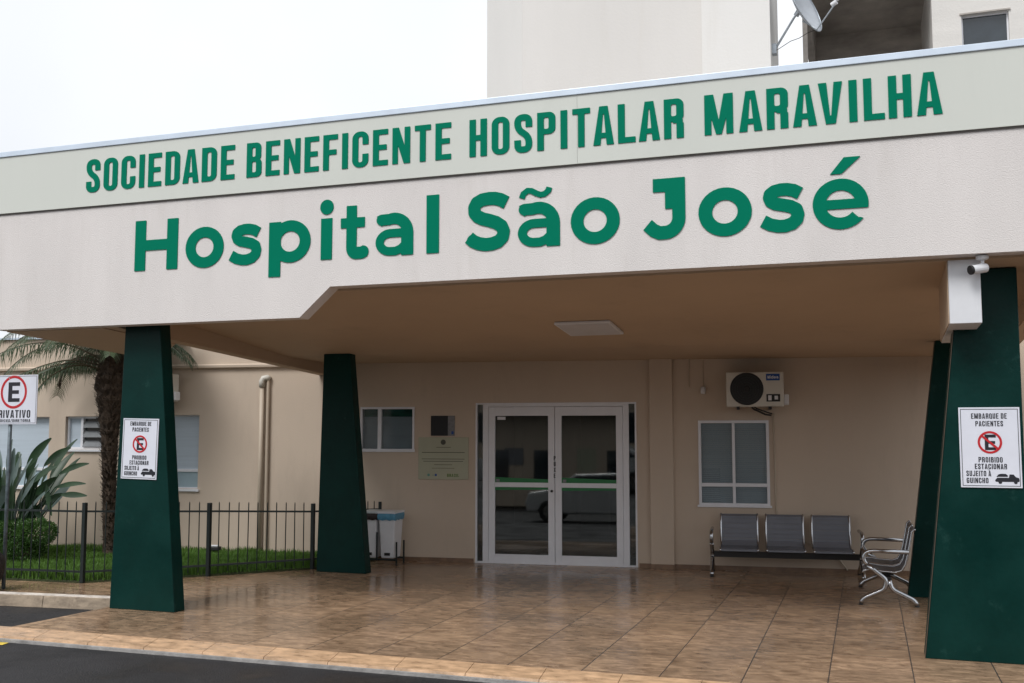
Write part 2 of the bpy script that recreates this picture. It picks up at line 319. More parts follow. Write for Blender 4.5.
def bebas(ch, X, Y):
    w, t = W_, T_; B = lambda *a: sd_rbox(X, Y, *a); P = lambda p: sd_poly(X, Y, p)
    acc = None
    if ch in 'ÉÀ':
        acc = P([(.2,1.06),(.34,1.25),(.48,1.25),(.32,1.06)] if ch == 'É' else [(.14,1.06),(.0,1.25),(.14,1.25),(.27,1.06)]); ch = {'É':'E','À':'A'}[ch]
    if ch in 'OCDQG':
        d = B(0,0,w,1,.2)
        if ch == 'D': d = mn(d, B(0,0,.22,1,0))
        d = mxx(d, -B(t,t*.85,w-t,1-t*.85,.05))
        if ch == 'C': d = mxx(d, -B(w-t-.03,.37,w+.3,.63))
        if ch == 'G': d = mn(mxx(d, -B(w-t-.03,.5,w+.3,.66)), B(w*.52,.38,w,.53))
        if ch == 'Q': d = mn(d, P([(w-.16,.2),(w-.02,.2),(w+.06,-.05),(w-.09,-.05)]))
    elif ch == 'B':
        d = mn(mn(B(0,.46,w-.02,1,.15), B(0,0,w,.54,.15)), B(0,0,.2,1))
        d = mxx(mxx(d, -B(t,.59,w-.02-t,1-.14,.04)), -B(t,.14,w-t,.45,.04))
    elif ch in 'PR':
        d = mxx(mn(B(0,.42,w,1,.16), B(0,0,t,1)), -B(t,.42+.14,w-t,1-.14,.04)); d = mn(mxx(d, -B(w*.5,-.2,2,.41)) if 0 else d, mxx(B(0,.42,.2,1), -B(t,.56,.3,.86)))
        if ch == 'R': d = mn(d, mn(B(w-t,0,w,.38), B(w-t-.08,.38,w-.02,.48,.02)))
    elif ch in 'EFL':
        d = mn(B(0,0,t,1), B(0,0,w*.92,.145)) if ch != 'F' else B(0,0,t,1)
        if ch != 'L': d = mn(mn(d, B(0,.855,w*.92,1)), B(0,.43,w*.84,.575))
    elif ch == 'H': d = mn(mn(B(0,0,t,1), B(w-t,0,w,1)), B(0,.43,w,.575))
    elif ch == 'I': d = B(0,0,t,1)
    elif ch == 'T': d = mn(B(w/2-t/2-.01,0,w/2+t/2-.01,1), B(-.01,.855,w-.01,1))
    elif ch == 'J': d = sd_path(X, Y, fillet([(w-t/2,1),(w-t/2,t/2-.01),(t/2,t/2-.01),(t/2,.25)], .17), t)
    elif ch == 'U': d = sd_path(X, Y, fillet([(t/2,1),(t/2,t/2-.01),(w-t/2,t/2-.01),(w-t/2,1)], .2), t)
    elif ch == 'S': d = sd_path(X, Y, fillet([(w-t/2,.66),(w-t/2,1-t/2+.01),(t/2,1-t/2+.01),(t/2,.62),(w-t/2,.40),(w-t/2,t/2-.01),(t/2,t/2-.01),(t/2,.33)], .17), t)
    elif ch == 'N': d = mn(mn(B(0,0,.15,1), B(w-.15+.03,0,w+.03,1)), P([(0,1),(.17,1),(w+.03,0),(w-.14,0)]))
    elif ch == 'M':
        W = .62; d = mn(mn(B(0,0,.15,1), B(W-.15,0,W,1)), mn(P([(0,1),(.2,1),(W/2+.06,0),(W/2-.06,0)]), P([(W,1),(W-.2,1),(W/2-.06,0),(W/2+.06,0)])))
    elif ch in 'AV':
        q = (lambda x, y: (x, y)) if ch == 'A' else (lambda x, y: (x, 1-y)); A = .49
        d = mxx(P([q(0,0),q(.145,1),q(A-.145,1),q(A,0)]), -P([q(.165,-.1),q(A/2-.012,.80),q(A/2+.012,.80),q(A-.165,-.1)]))
        if ch == 'A': d = mn(d, B(.1,.18,A-.1,.31))
    elif ch == 'X': d = mn(sd_poly(X,Y,[(0,0),(.16,0),(w+.02,1),(w-.14,1)]), sd_poly(X,Y,[(0,1),(.16,1),(w+.02,0),(w-.14,0)]))
    elif ch == '/': d = P([(-.02,-.02),(.1,-.02),(.32,1.02),(.2,1.02)])
    return mn(d, acc) if acc is not None else d
BW = {'I':T_, 'M':.62, 'A':.49, 'V':.49, 'N':W_+.03, 'E':W_*.92, 'L':W_*.92, 'F':W_*.92, 'À':.49, 'É':W_*.92, '/':.3, 'T':W_-.02, 'X':W_+.02, 'À':.49}
def mont(ch, X, Y):
    t = .225; xh = .77; B = lambda *a: sd_rbox(X, Y, *a); P = lambda p: sd_poly(X, Y, p)
    def ring(cx, cy, rx, ry, t=t):
        o = (np.hypot((X-cx)/rx,(Y-cy)/ry)-1)*min(rx,ry); i = (np.hypot((X-cx)/(rx-t),(Y-cy)/(ry-t*.92))-1)*min(rx-t,ry-t); return mxx(o, -i)
    if ch == 'H': return mn(mn(B(0,0,.25,1), B(.75,0,1,1)), B(0,.395,1,.605))
    if ch == 'o': return ring(.43, xh/2, .43, xh/2+.015)
    if ch == 'ã': a = mont('a', X, Y); return mn(a, sd_path(X, Y, [(.09,.86),(.12,.94),(.19,.99),(.26,.98),(.34,.93),(.41,.90),(.48,.91),(.54,.96),(.56,1.02)], .10))
    if ch == 'é': return mn(mont('e', X, Y), P([(.28,.86),(.50,1.12),(.76,1.12),(.46,.86)]))
    if ch == 'l': return B(0,0,.25,1.05)
    if ch == 'i': return mn(B(.025,0,.26,xh), sd_circ(X,Y,.1425,.98,.14))
    if ch == 'p': return mn(B(0,-.27,.25,xh), mxx(ring(.45, xh/2, .43, xh/2+.015), -B(-.5,-1,.1,2)))
    if ch == 'd': return mn(B(.645,0,.88,1.05), mxx(ring(.43, xh/2, .43, xh/2+.015), -B(.78,-1,2,2)))
    if ch == 't': return mn(sd_path(X, Y, fillet([(.24,.97),(.24,.09),(.47,.09),(.545,.125)], .22), .225), mxx(B(0,.56,.53,.745), -B(3,3,4,4)))
    if ch == 's': return sd_path(X, Y, [(.63,.60),(.53,.655),(.42,.68),(.32,.68),(.22,.66),(.155,.615),(.14,.56),(.165,.50),(.24,.455),(.36,.43),(.48,.40),(.565,.35),(.59,.27),(.57,.19),(.50,.125),(.38,.09),(.27,.095),(.15,.125),(.035,.19)], .205)
    if ch == 'S': return sd_path(X, Y, [(.76,.81),(.65,.87),(.54,.90),(.42,.905),(.29,.89),(.19,.84),(.145,.76),(.15,.67),(.21,.60),(.31,.55),(.44,.515),(.57,.47),(.67,.40),(.71,.31),(.69,.21),(.61,.135),(.49,.10),(.36,.095),(.23,.12),(.12,.17),(.045,.235)], .232)
    if ch == 'a':
        d = B(.51,0,.735,.42); d = mn(d, sd_path(X, Y, [(.085,.635)]+[(.14,.66)]+arc(.37,.42,.26,.258,110,0,14)+[(.6225,.40)], .205))
        bowl = sd_path(X, Y, [(.62,.41),(.34,.41)]+arc(.30,.245,.20,.165,90,270,14)[0:]+[(.40,.08),(.5,.115),(.58,.19),(.62,.26)], .155)
        return mn(d, bowl)
    if ch == 'e':
        r = ring(.43, xh/2, .43, xh/2+.015, .20); r = mxx(r, -P([(.43,.27),(1.2,.27),(1.2,.02),(.745,.155),(.60,.27)])); r = mxx(r, -P([(.55,.31),(2,.31),(2,.16),(.70,.16)]))
        return mn(r, mxx(B(.12,.305,.86,.455), (np.hypot((X-.43)/.43,(Y-xh/2)/.40)-1)*.4))
    if ch == 'J': return mn(B(.40,.5,.7475,1.0125), sd_path(X, Y, fillet([(.19,.90),(.635,.90),(.635,.33)],.0001,1)[:-1]+arc(.385,.345,.25,.24,0,-90,12)+[(.30,.105),(.20,.15),(.09,.25)], .225))
def contours(fn, x0, x1, y0, y1, h):
    xs = np.arange(x0, x1+h, h); ys = np.arange(y0, y1+h, h); X, Y = np.meshgrid(xs, ys)
    D = fn(X, Y)+1e-7; I = D < 0; ny, nx = D.shape
    cell = I[:-1,:-1]*1+I[:-1,1:]*2+I[1:,1:]*4+I[1:,:-1]*8
    segs = {}
    def ep(j, i, e):
        if e == 0: a, b = (j,i), (j,i+1)
        elif e == 1: a, b = (j,i+1), (j+1,i+1)
        elif e == 2: a, b = (j+1,i), (j+1,i+1)
        else: a, b = (j,i), (j+1,i)
        return (a, b)
    TB = {1:[(3,0)],2:[(0,1)],3:[(3,1)],4:[(1,2)],5:[(3,2),(1,0)],6:[(0,2)],7:[(3,2)],8:[(2,3)],9:[(2,0)],10:[(0,3),(2,1)],11:[(2,1)],12:[(1,3)],13:[(1,0)],14:[(0,3)]}
    for j, i in zip(*np.where((cell > 0)&(cell < 15))):
        for a, b in TB[int(cell[j,i])]: segs[ep(j,i,a)] = ep(j,i,b)
    def pos(k):
        (j0,i0),(j1,i1) = k; a, b = D[j0,i0], D[j1,i1]; t = a/(a-b)
        return np.array((xs[i0]+(xs[i1]-xs[i0])*t, ys[j0]+(ys[j1]-ys[j0])*t))
    outl = []
    while segs:
        k0 = next(iter(segs)); k = k0; L = []
        while k in segs: L.append(pos(k)); k = segs.pop(k)
        if len(L) > 6: outl.append(np.array(L))
    return outl
def rdp(P, eps):
    keep = np.zeros(len(P), bool); keep[0] = keep[-1] = True; st = [(0, len(P)-1)]
    while st:
        a, b = st.pop()
        if b-a < 2: continue
        d = P[b]-P[a]; L = math.hypot(*d); q = P[a+1:b]-P[a]
        e = np.abs(d[0]*q[:,1]-d[1]*q[:,0])/L if L > 1e-9 else np.hypot(q[:,0], q[:,1])
        k = int(e.argmax())
        if e[k] > eps: keep[a+1+k] = True; st += [(a,a+1+k),(a+1+k,b)]
    return P[keep]
_cache = {}
def glyph(font, ch, h=.008):
    k = (font, ch)
    if k not in _cache:
        fn = (lambda X, Y: bebas(ch, X, Y)) if font == 'b' else (lambda X, Y: mont(ch, X, Y))
        L = []
        for c in contours(fn, -.15, 1.2, -.4, 1.35, h):
            c = np.vstack([c, c[:1]]); m = len(c)//2; a = rdp(c[:m+1], .0022); b = rdp(c[m:], .0022); L.append(np.vstack([a, b[1:-1]]))
        _cache[k] = L
    return _cache[k]
def shape_mesh(name, loops, ext):
    """filled 2D shape (x, y in metres) with holes -> mesh standing in the XZ plane, front towards -Y, back at y=0"""
    cu = bpy.data.curves.new(name, 'CURVE'); cu.dimensions = '2D'; cu.fill_mode = 'BOTH'; cu.extrude = ext/2
    for L in loops:
        sp = cu.splines.new('POLY'); sp.points.add(len(L)-1); sp.use_cyclic_u = True
        sp.points.foreach_set('co', np.hstack([L, np.zeros((len(L),1)), np.ones((len(L),1))]).astype(np.float32).ravel())
    o = bpy.data.objects.new(name, cu); C.objects.link(o); dg = bpy.context.evaluated_depsgraph_get(); dg.update()
    me = bpy.data.meshes.new_from_object(o.evaluated_get(dg)); bpy.data.objects.remove(o); bpy.data.curves.remove(cu)
    me.name = name; me.transform(Matrix.Translation((0,-ext/2,0)) @ Matrix.Rotation(R(90), 4, 'X')); return me
def text_loops(font, s, cap, x0, y0, width=None, gap=.13, space=.26):
    adv = []; x = 0
    for c in s:
        if c == ' ': adv.append((c, x)); x += space; continue
        adv.append((c, x)); wd = BW.get(c, W_) if font == 'b' else {'i':.285,'e':.86,'a':.735,'d':.88}.get(c, .9); x += wd+gap
    tot = (x-gap)*cap; sx = width/tot if width else 1.0; out = []
    for c, xx in adv:
        if c != ' ':
            for L in glyph(font, c): out.append(np.column_stack([(L[:,0]+xx)*cap*sx+x0, L[:,1]*cap+y0]))
    return out
def rect(x0, y0, x1, y1): return np.array([(x0,y0),(x1,y0),(x1,y1),(x0,y1)], float)
def ringl(cx, cy, r, n=40): return np.array([(cx+r*math.cos(2*math.pi*k/n), cy+r*math.sin(2*math.pi*k/n)) for k in range(n)])

# ================================================================== GROUND
RZ = -.08
b = MB(); b.add([(-300,-300,RZ),(300,-300,RZ),(300,300,RZ),(-300,300,RZ)], [(0,1,2,3)]); b.build('ground', 'asphalt', kind='structure')
b = MB(); b.prism([(-7.05,14.2),(-7.05,8.3),(-7.14,7.3),(5.5,7.3),(5.5,14.2)], lambda x,y: (x,y,RZ-.02), lambda x,y: (x,y,0))
porch = b.build('porch_floor', 'tile', kind='structure')
b = MB()
for i in range(24):
    xa, xb = -7.4-.14+.56*i, -7.4-.14+.56*(i+1); xa += .26; xb += .26
    b.prism([(7.3,-.0015),(7.12,-.04),(7.10,RZ-.01),(7.299,RZ-.01)], lambda y,z: (xa+.0025,y,z), lambda y,z: (xb-.0025,y,z))
b.build('floor_edge', 'band', kind='structure')
b = MB(); b.box(-7.42, 7.07, RZ-.01, 5.5, 7.10, -.055); b.build('gutter_edge', 'cement', kind='structure')
# pavement on the left between kerb and fence
def ky(x): return 8.55+.1*(x+8.1)
b = MB(); b.prism([(-16,ky(-16)+.16),(-7.052,ky(-7.052)+.16),(-7.052,14.0),(-16,13.0)], lambda x,y: (x,y,-.1), lambda x,y: (x,y,.0)); b.build('pavement', 'tile', kind='structure')
def kerbpiece(x0, x1):
    b = MB(); b.prism([(0,-.12),(.02,.028),(.035,.032),(.155,.032),(.155,-.12)], lambda u,z: (x0,ky(x0)+u,z), lambda u,z: (x1,ky(x1)+u,z)); return b
xx = -16
k = 0
while xx < -7.1:
    x1 = min(xx+1.0, -7.052); kerbpiece(xx+.004, x1-.004).build('kerb', 'kerb', kind='structure'); xx = x1; k += 1
b = MB(); x0, x1 = -16, -7.052
b.prism([(.045,.035),(.155,.035),(.155,.030),(.045,.030)], lambda u,z: (x0,ky(x0)+u,z+.002), lambda u,z: (x1,ky(x1)+u,z+.002)); b.build('kerb_paint', 'kerbtop', kind='structure')
b = MB(); b.add([(-8.6,6.85,RZ+.004),(-6.90,6.96,RZ+.004),(-6.92,7.05,RZ+.004),(-8.6,6.98,RZ+.004)], [(0,1,2,3)]); b.build('road_marking', 'yellow', kind='structure')

# lawn
F1, F2, F3, F4 = (-8.43,9.62), (-7.42,10.55), (-6.57,11.5), (-6.20,12.64)
lawn_poly = [(-16,9.1),(-9.4,9.53),F1,F2,F3,F4]
ca, sa = math.cos(WA), math.sin(WA)
def wy(x): return WP[1]+.105*(x-WP[0])
poly = lawn_poly+[(-16,wy(-16)+.02)]
def inlawn(x, y):
    c = False; n = len(poly); j = n-1
    for i in range(n):
        if (poly[i][1] > y) != (poly[j][1] > y) and x < (poly[j][0]-poly[i][0])*(y-poly[i][1])/(poly[j][1]-poly[i][1])+poly[i][0]: c = not c
        j = i
    return c
b = MB(); b.prism(poly, lambda x,y: (x,y,-.05), lambda x,y: (x,y,.02)); b.build('lawn_soil', 'soil', kind='structure')
gv, gf = [], []
cnt = 0
while cnt < 52000:
    x, y = random.uniform(-12.6,-6.2), random.uniform(9.2,12.7)
    if not inlawn(x, y): continue
    cl = mnoise.noise(Vector((x*2.2,y*2.2,0)))
    hgt = random.uniform(.03,.075)*(1.1+cl*.9); a = random.uniform(0, 6.28); wd = random.uniform(.003,.006); lean = random.uniform(.0,.05)
    dx, dy = math.cos(a), math.sin(a); l = random.uniform(0,6.28); lx, ly = math.cos(l)*lean, math.sin(l)*lean; o = len(gv)
    gv += [(x-dx*wd,y-dy*wd,.018),(x+dx*wd,y+dy*wd,.018),(x+dx*wd*.7+lx*.4,y+dy*wd*.7+ly*.4,.05+hgt*.6),(x-dx*wd*.7+lx*.4,y-dy*wd*.7+ly*.4,.05+hgt*.6),(x+lx,y+ly,.05+hgt)]
    gf += [(o,o+1,o+2,o+3),(o+3,o+2,o+4)]; cnt += 1
me = bpy.data.meshes.new('grass'); me.from_pydata(gv, [], gf); tag(link('grass', me, 'grass', kind='stuff'), 'short green lawn grass behind the dark metal fence', 'grass')

# ================================================================== HOSPITAL BUILDING (back wall)
bld = wall_thing('hospital_building', 'beige painted single storey hospital wall with white doors and windows behind the canopy', 'building')
HOLES = {'door':(-2.12,0.0,-.05,2.082), 'winL':(-3.735,-2.967,1.445,2.036), 'winR':(.773,1.636,.785,1.845), 'WB':(-7.0,-6.147,.905,1.94), 'WA':(-8.29,-7.50,1.452,1.925), 'WF':(-9.70,-8.56,.905,1.92)}
def wall_holes(u0, u1, z0, z1, th, holes):
    us = sorted({u0,u1}|{h[0] for h in holes}|{h[1] for h in holes}); zs = sorted({z0,z1}|{h[2] for h in holes}|{h[3] for h in holes}); us = [u for u in us if u0<=u<=u1]; zs = [z for z in zs if z0<=z<=z1]
    def solid(i, j):
        if i<0 or j<0 or i>=len(us)-1 or j>=len(zs)-1: return False
        cu, cz = (us[i]+us[i+1])/2, (zs[j]+zs[j+1])/2
        return not any(h[0]<cu<h[1] and h[2]<cz<h[3] for h in holes)
    b = MB()
    for i in range(len(us)-1):
        for j in range(len(zs)-1):
            if not solid(i,j): continue
            a, c, e, f = us[i], us[i+1], zs[j], zs[j+1]
            b.add([(a,0,e),(c,0,e),(c,0,f),(a,0,f)], [(0,1,2,3)]); b.add([(a,th,e),(c,th,e),(c,th,f),(a,th,f)], [(3,2,1,0)])
            if not solid(i-1,j): b.add([(a,0,e),(a,th,e),(a,th,f),(a,0,f)], [(3,2,1,0)])
            if not solid(i+1,j): b.add([(c,0,e),(c,th,e),(c,th,f),(c,0,f)], [(0,1,2,3)])
            if not solid(i,j-1): b.add([(a,0,e),(c,0,e),(c,th,e),(a,th,e)], [(3,2,1,0)])
            if not solid(i,j+1): b.add([(a,0,f),(c,0,f),(c,th,f),(a,th,f)], [(0,1,2,3)])
    return b
wm = wall_holes(-16, 9, -.1, 3.06, .16, list(HOLES.values()))
me = bpy.data.meshes.new('wall'); me.from_pydata(wm.v, [], wm.f); me.validate()
bm = bmesh.new(); bm.from_mesh(me); bmesh.ops.remove_doubles(bm, verts=bm.verts, dist=1e-4); bm.to_mesh(me); bm.free(); link('wall', me, 'wall', bld)
b = MB(); b.box(-16,.162,-.1,-15.8,9,3.06); b.box(8.8,.162,-.1,9,9,3.06); b.box(-15.8,8.8,-.1,8.8,9,3.06); b.build('side_wall', 'wall', bld)
b = MB(); b.box(-15.8,.162,2.9,8.8,8.8,3.02); b.build('roof', 'roof', bld)
b = MB(); b.prism([(0,2.585),(-.05,2.60),(-.055,2.635),(-.004,2.655),(0,2.655)], lambda v,z: (-16,v-.001,z), lambda v,z: (-4.30,v-.001,z)); b.build('cornice', 'wall', bld, bevel=.004)
b = MB(); b.box(-16,-.04,3.062,9,.20,3.09); b.build('coping', 'cap', bld)
b = MB(); b.box(.17,-.055,0,.462,-.001,2.70); b.build('pilaster', 'wall', bld, bevel=.006)
for a, c in ((-3.6,-2.14),(.02,.168),(.464,5)): b = MB(); b.box(a,-.012,.0,c,-.001,.055); b.build('skirting', 'skirt', bld)
b = MB(); b.box(.168,-.067,0,.464,-.056,.055); b.build('skirting', 'skirt', bld)
# lobby behind the door
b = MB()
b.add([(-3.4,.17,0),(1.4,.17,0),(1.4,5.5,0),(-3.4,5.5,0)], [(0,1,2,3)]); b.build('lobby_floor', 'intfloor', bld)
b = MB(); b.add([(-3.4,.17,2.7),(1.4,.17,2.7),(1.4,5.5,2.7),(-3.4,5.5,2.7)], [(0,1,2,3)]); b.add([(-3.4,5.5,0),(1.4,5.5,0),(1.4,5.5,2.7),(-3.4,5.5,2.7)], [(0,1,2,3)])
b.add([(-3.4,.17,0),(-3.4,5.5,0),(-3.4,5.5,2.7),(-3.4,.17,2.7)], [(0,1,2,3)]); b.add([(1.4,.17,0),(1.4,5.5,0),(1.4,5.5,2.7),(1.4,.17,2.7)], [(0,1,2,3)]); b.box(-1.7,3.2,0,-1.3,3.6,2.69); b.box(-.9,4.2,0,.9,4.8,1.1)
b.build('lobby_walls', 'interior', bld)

def frame_rect(b, u0, u1, z0, z1, w, v0, v1):
    b.box(u0,v0,z0,u0+w,v1,z1); b.box(u1-w,v0,z0,u1,v1,z1); b.box(u0+w,v0,z1-w,u1-w,v1,z1); b.box(u0+w,v0,z0,u1-w,v1,z0+w)
# entrance door set
door = MB(); frame_rect(door, -2.12, 0, 0, 2.082, .022, -.008, .08)
door.box(-2.02,-.008,.022,-1.945,.08,2.06); door.box(-.175,-.008,.022,-.10,.08,2.06); door.box(-1.945,-.008,2.03,-.175,.08,2.06)
door = door.build('door_frame', 'white', bld, bevel=.003)
def leaf(u0, u1):
    d = MB(); w = .085; v0, v1 = -.002, .045; z0, z1 = .012, 2.026
    d.box(u0,v0,z0,u0+w,v1,z1); d.box(u1-w,v0,z0,u1,v1,z1); d.box(u0+w,v0,z1-.115,u1-w,v1,z1); d.box(u0+w,v0,z0,u1-w,v1,z0+.11); d.box(u0+w,v0,.985,u1-w,v1,1.045)
    o = d.build('door_leaf', 'white', bld, bevel=.003)
    g = MB(); [g.hexa([(u0+w,.010,a),(u1-w,.010,a),(u1-w,.014,a),(u0+w,.014,a)],[(u0+w,.032,c),(u1-w,.032,c),(u1-w,.036,c),(u0+w,.036,c)]) for a, c in ((z0+.11,.985),(1.045,z1-.115))]; g.build('pane', 'glass', o)
    return o
lf1, lf2 = leaf(-1.942,-1.063), leaf(-1.057,-.178)
for lf, (a, c) in ((lf1,(-1.857,-1.148)),(lf2,(-.972,-.263))):
    g = MB()
    for z0 in ((1.046,1.046,1.112,1.088),(.944,.958,.984,.984)):
        g.add([(a,.008,z0[0]),(c,.008,z0[1]),(c,.008,z0[3]),(a,.008,z0[2])], [(0,1,2,3)])
    g.build('green_stripe', 'greenfilm', lf)
    g = MB(); g.box(a+.015,.0045,1.052,a+.06,.0065,1.088); g.build('sticker', 'postergrey', lf)
g = MB(); g.box(-1.83,.018,1.86,-1.72,.020,1.90); g.build('sticker', 'whitepl', lf1)
hk = MB(); hk.lathe([(.016,0),(.016,-.02),(.010,-.03)], (-1.10,-.003,.94), 14, 'y'); hk.build('lock', 'black', lf1)
loops = []
for i, c in enumerate('PUXE'): loops += text_loops('b', c, .055, -1.118+ (.0), 1.335-i*.075, gap=.1)
o = link('door_lettering', shape_mesh('door_lettering', loops, .002), 'ink', lf1); o.location = (0.045,-.0035,0)
for a, c in ((-2.098,-2.02),(-.10,-.022)):
    g = MB(); g.box(a,.03,.022,c,.036,2.06); g.build('side_light', 'glass', door)
# windows
def window(h, kind):
    u0,u1,z0,z1 = HOLES[h]; f = MB()
    if kind == 'L':
        frame_rect(f,u0,u1,z0,z1,.028,-.012,.06); f.box(u0-.012,-.022,z0-.012,u1+.012,-.0125,z0+.03); f.box(u0+.25,-.010,z0+.028,u0+.30,.05,z1-.028)
    if kind == 'R':
        frame_rect(f,u0,u1,z0,z1,.035,-.015,.06); m = (u0+u1)/2; f.box(m-.018,-.010,z0+.035,m+.018,.05,z1-.035); zz = z0+.26; f.box(u0+.035,-.011,zz-.022,m-.018,.05,zz+.022); f.box(m+.018,-.011,zz-.022,u1-.035,.05,zz+.022)
        f.box(u0-.02,-.030,z0-.016,u1+.02,-.0155,z0+.012)
    if kind == 'B': frame_rect(f,u0,u1,z0,z1,.02,.07,.12); f.box(u0+.02,.07,z0+.235,u1-.02,.12,z0+.275)
    if kind == 'A': frame_rect(f,u0,u1,z0,z1,.03,.05,.11); f.box(u0+.22,.05,z0+.03,u0+.26,.11,z1-.03)
    fr = f.build('window_frame', 'white', bld, bevel=.002)
    s = MB()
    if kind in 'BA': s.box(u0-.03,-.035,z0-.035,u1+.03,.07,z0-.002); s.build('sill', 'whitepl', fr, bevel=.004)
    p = MB()
    if kind == 'L':
        p.box(u0+.028,.02,z0+.028,u0+.25,.026,z1-.028); p.box(u0+.30,.02,z0+.028,u1-.028,.026,z1-.028); p.build('pane', 'wglass', fr)
        q = MB(); q.box(u0-.3,.075,z0-.1,u1+.3,.085,z1+.1); q.build('blind', 'blind', fr)
        q = MB(); q.box(u0+.02,.062,z1-.13,u1-.02,.072,z1-.03); q.build('green_reflection', mat('teal_reflection',(.02,.13,.10),.7,var=.3,vscale=6), fr)  # teal strip colours in the green reflections on this window
    if kind == 'R':
        m = (u0+u1)/2; zz = z0+.26
        for a, c in ((u0+.035,m-.018),(m+.018,u1-.035)): p.box(a,.02,zz+.022,c,.026,z1-.035); p.box(a,.02,z0+.035,c,.026,zz-.022)
        p.build('pane', 'wglass', fr)
        q = MB(); z = z0+.03
        while z < z1-.03:
            q.box(u0+.02,.062,z,u1-.02,.066,z+.021); z += .0235
        q.build('blind', 'blind', fr)
    if kind == 'B':
        p.box(u0+.02,.09,z0+.275,u1-.02,.1,z1-.02); p.build('pane', 'blind', fr); q = MB(); q.box(u0+.02,.09,z0+.02,u1-.02,.1,z0+.235); q.build('lower_pane', 'bluepane', fr)
    if kind == 'A':
        p.box(u0+.03,.085,z0+.03,u0+.22,.09,z1-.03); p.build('pane', 'blind', fr); q = MB(); z = z0+.05
        for i in range(3):
            a = z0+.035+i*.137; q.add([(u0+.265,.03,a),(u1-.03,.03,a),(u1-.03,.085,a+.09),(u0+.265,.085,a+.09)], [(0,1,2,3)])
        q.build('louvre', mat('louvre_glass',(.16,.17,.18),.25,var=.2), fr); q = MB(); q.box(u0+.26,.1,z0+.03,u1-.03,.105,z1-.03); q.build('pane', 'darkpane', fr)
window('winL','L'); window('winR','R'); window('WB','B'); window('WA','A'); window('WF','B')

# downpipes
b = MB(); t = wall_thing('downpipe', 'thick beige downpipe with elbow on the wall behind the fence', 'pipe', -5.17, 0, 0)
b.tube([(0,-.055,.03),(0,-.055,2.33)], .030, 12); b.build('pipe', 'pipe', t, smooth=True)
b = MB(); b.tube([(0,-.055,2.32),(0,-.06,2.40),(.02,-.058,2.44),(.07,-.04,2.45),(.09,-.02,2.43)], .042, 14); b.build('elbow', M['offwhite'], t, smooth=True)
b = MB(); b.tube([(.085,-.035,.03),(.085,-.035,2.46)], .022, 12)
tag(b.build('downpipe', 'pipe'), 'thin beige conduit pipe right beside the thick downpipe', 'pipe'); bpy.data.objects['downpipe.001' if 'downpipe.001' in bpy.data.objects else 'downpipe'].location = t.location
bpy.data.objects['downpipe.001'].rotation_euler = (0,0,WA)
b = MB(); t = wall_thing('floodlight', 'small dark garden floodlight on the lawn behind the fence', 'lamp', -5.68, -.35, .13)
b.box(-.09,-.05,-.02,.09,.05,.03); b.build('housing','black',t,bevel=.01); b = MB(); b.box(-.07,-.03,.031,.07,.03,.05); b.build('lens','whitepl',t,bevel=.008); b = MB(); b.tube([(0,0,-.1),(0,0,-.02)],.012); b.build('spike','black',t)

# ================================================================== CANOPY
can = thing('entrance_canopy', 'wide flat entrance canopy with pale stucco fascia on dark green columns', 'canopy')
YF = 8.1; XL, XR = -8.3, 2.6; ZB, ZD, ZM, ZT = 2.993, 2.725, 3.895, 4.49
prof = [(XL,ZD),(-4.80,ZD),(-4.495,ZB),(XR,ZB),(XR,ZM),(XL,ZM)]
b = MB(); b.prism(prof, lambda x,z: (x,YF,z), lambda x,z: (x,YF+.16,z)); fas = b.build('fascia', 'stucco', can)
b = MB(); b.box(XL,YF,ZM,XR,YF+.16,ZT); b.build('parapet_backing', 'stucco', can)
b = MB(); jx = [XL-.01,-2.2,XR]
for i in range(len(jx)-1): b.box(jx[i]+.0006,YF-.022,ZM+.012,jx[i+1]-.0006,YF-.002,ZT)
pan = b.build('sign_panel', 'panel', can, bevel=.002)
b = MB(); b.box(XL-.01,YF-.012,ZM+.001,XR,YF-.0021,ZM+.012); b.build('shadow_joint', 'joint', can)
b = MB(); b.box(XL-.02,YF-.035,ZT+.001,XR,YF+.20,ZT+.055); b.build('flashing', 'cap', can, bevel=.004)
def cz(y): return (2.99-(y-8.1)*.1) if y < 11.4 else 2.66-(y-11.4)*.025
# ceiling slab
def slab(x0, x1, ys, top, name, m):
    b = MB(); n = len(ys); lo = [(cz(y)) for y in ys]
    for i in range(n-1):
        b.hexa([(x0,ys[i],lo[i]),(x1,ys[i],lo[i]),(x1,ys[i+1],lo[i+1]),(x0,ys[i+1],lo[i+1])], [(x0,ys[i],top),(x1,ys[i],top),(x1,ys[i+1],top),(x0,ys[i+1],top)])
    o = b.build(name, m, can); bm = bmesh.new(); bm.from_mesh(o.data); bmesh.ops.remove_doubles(bm, verts=bm.verts, dist=1e-4)
    bad = {}
    for f in bm.faces: bad.setdefault(tuple(sorted(v.index for v in f.verts)), []).append(f)
    bmesh.ops.delete(bm, geom=[f for v in bad.values() if len(v) > 1 for f in v], context='FACES_ONLY'); bm.to_mesh(o.data); bm.free(); return o
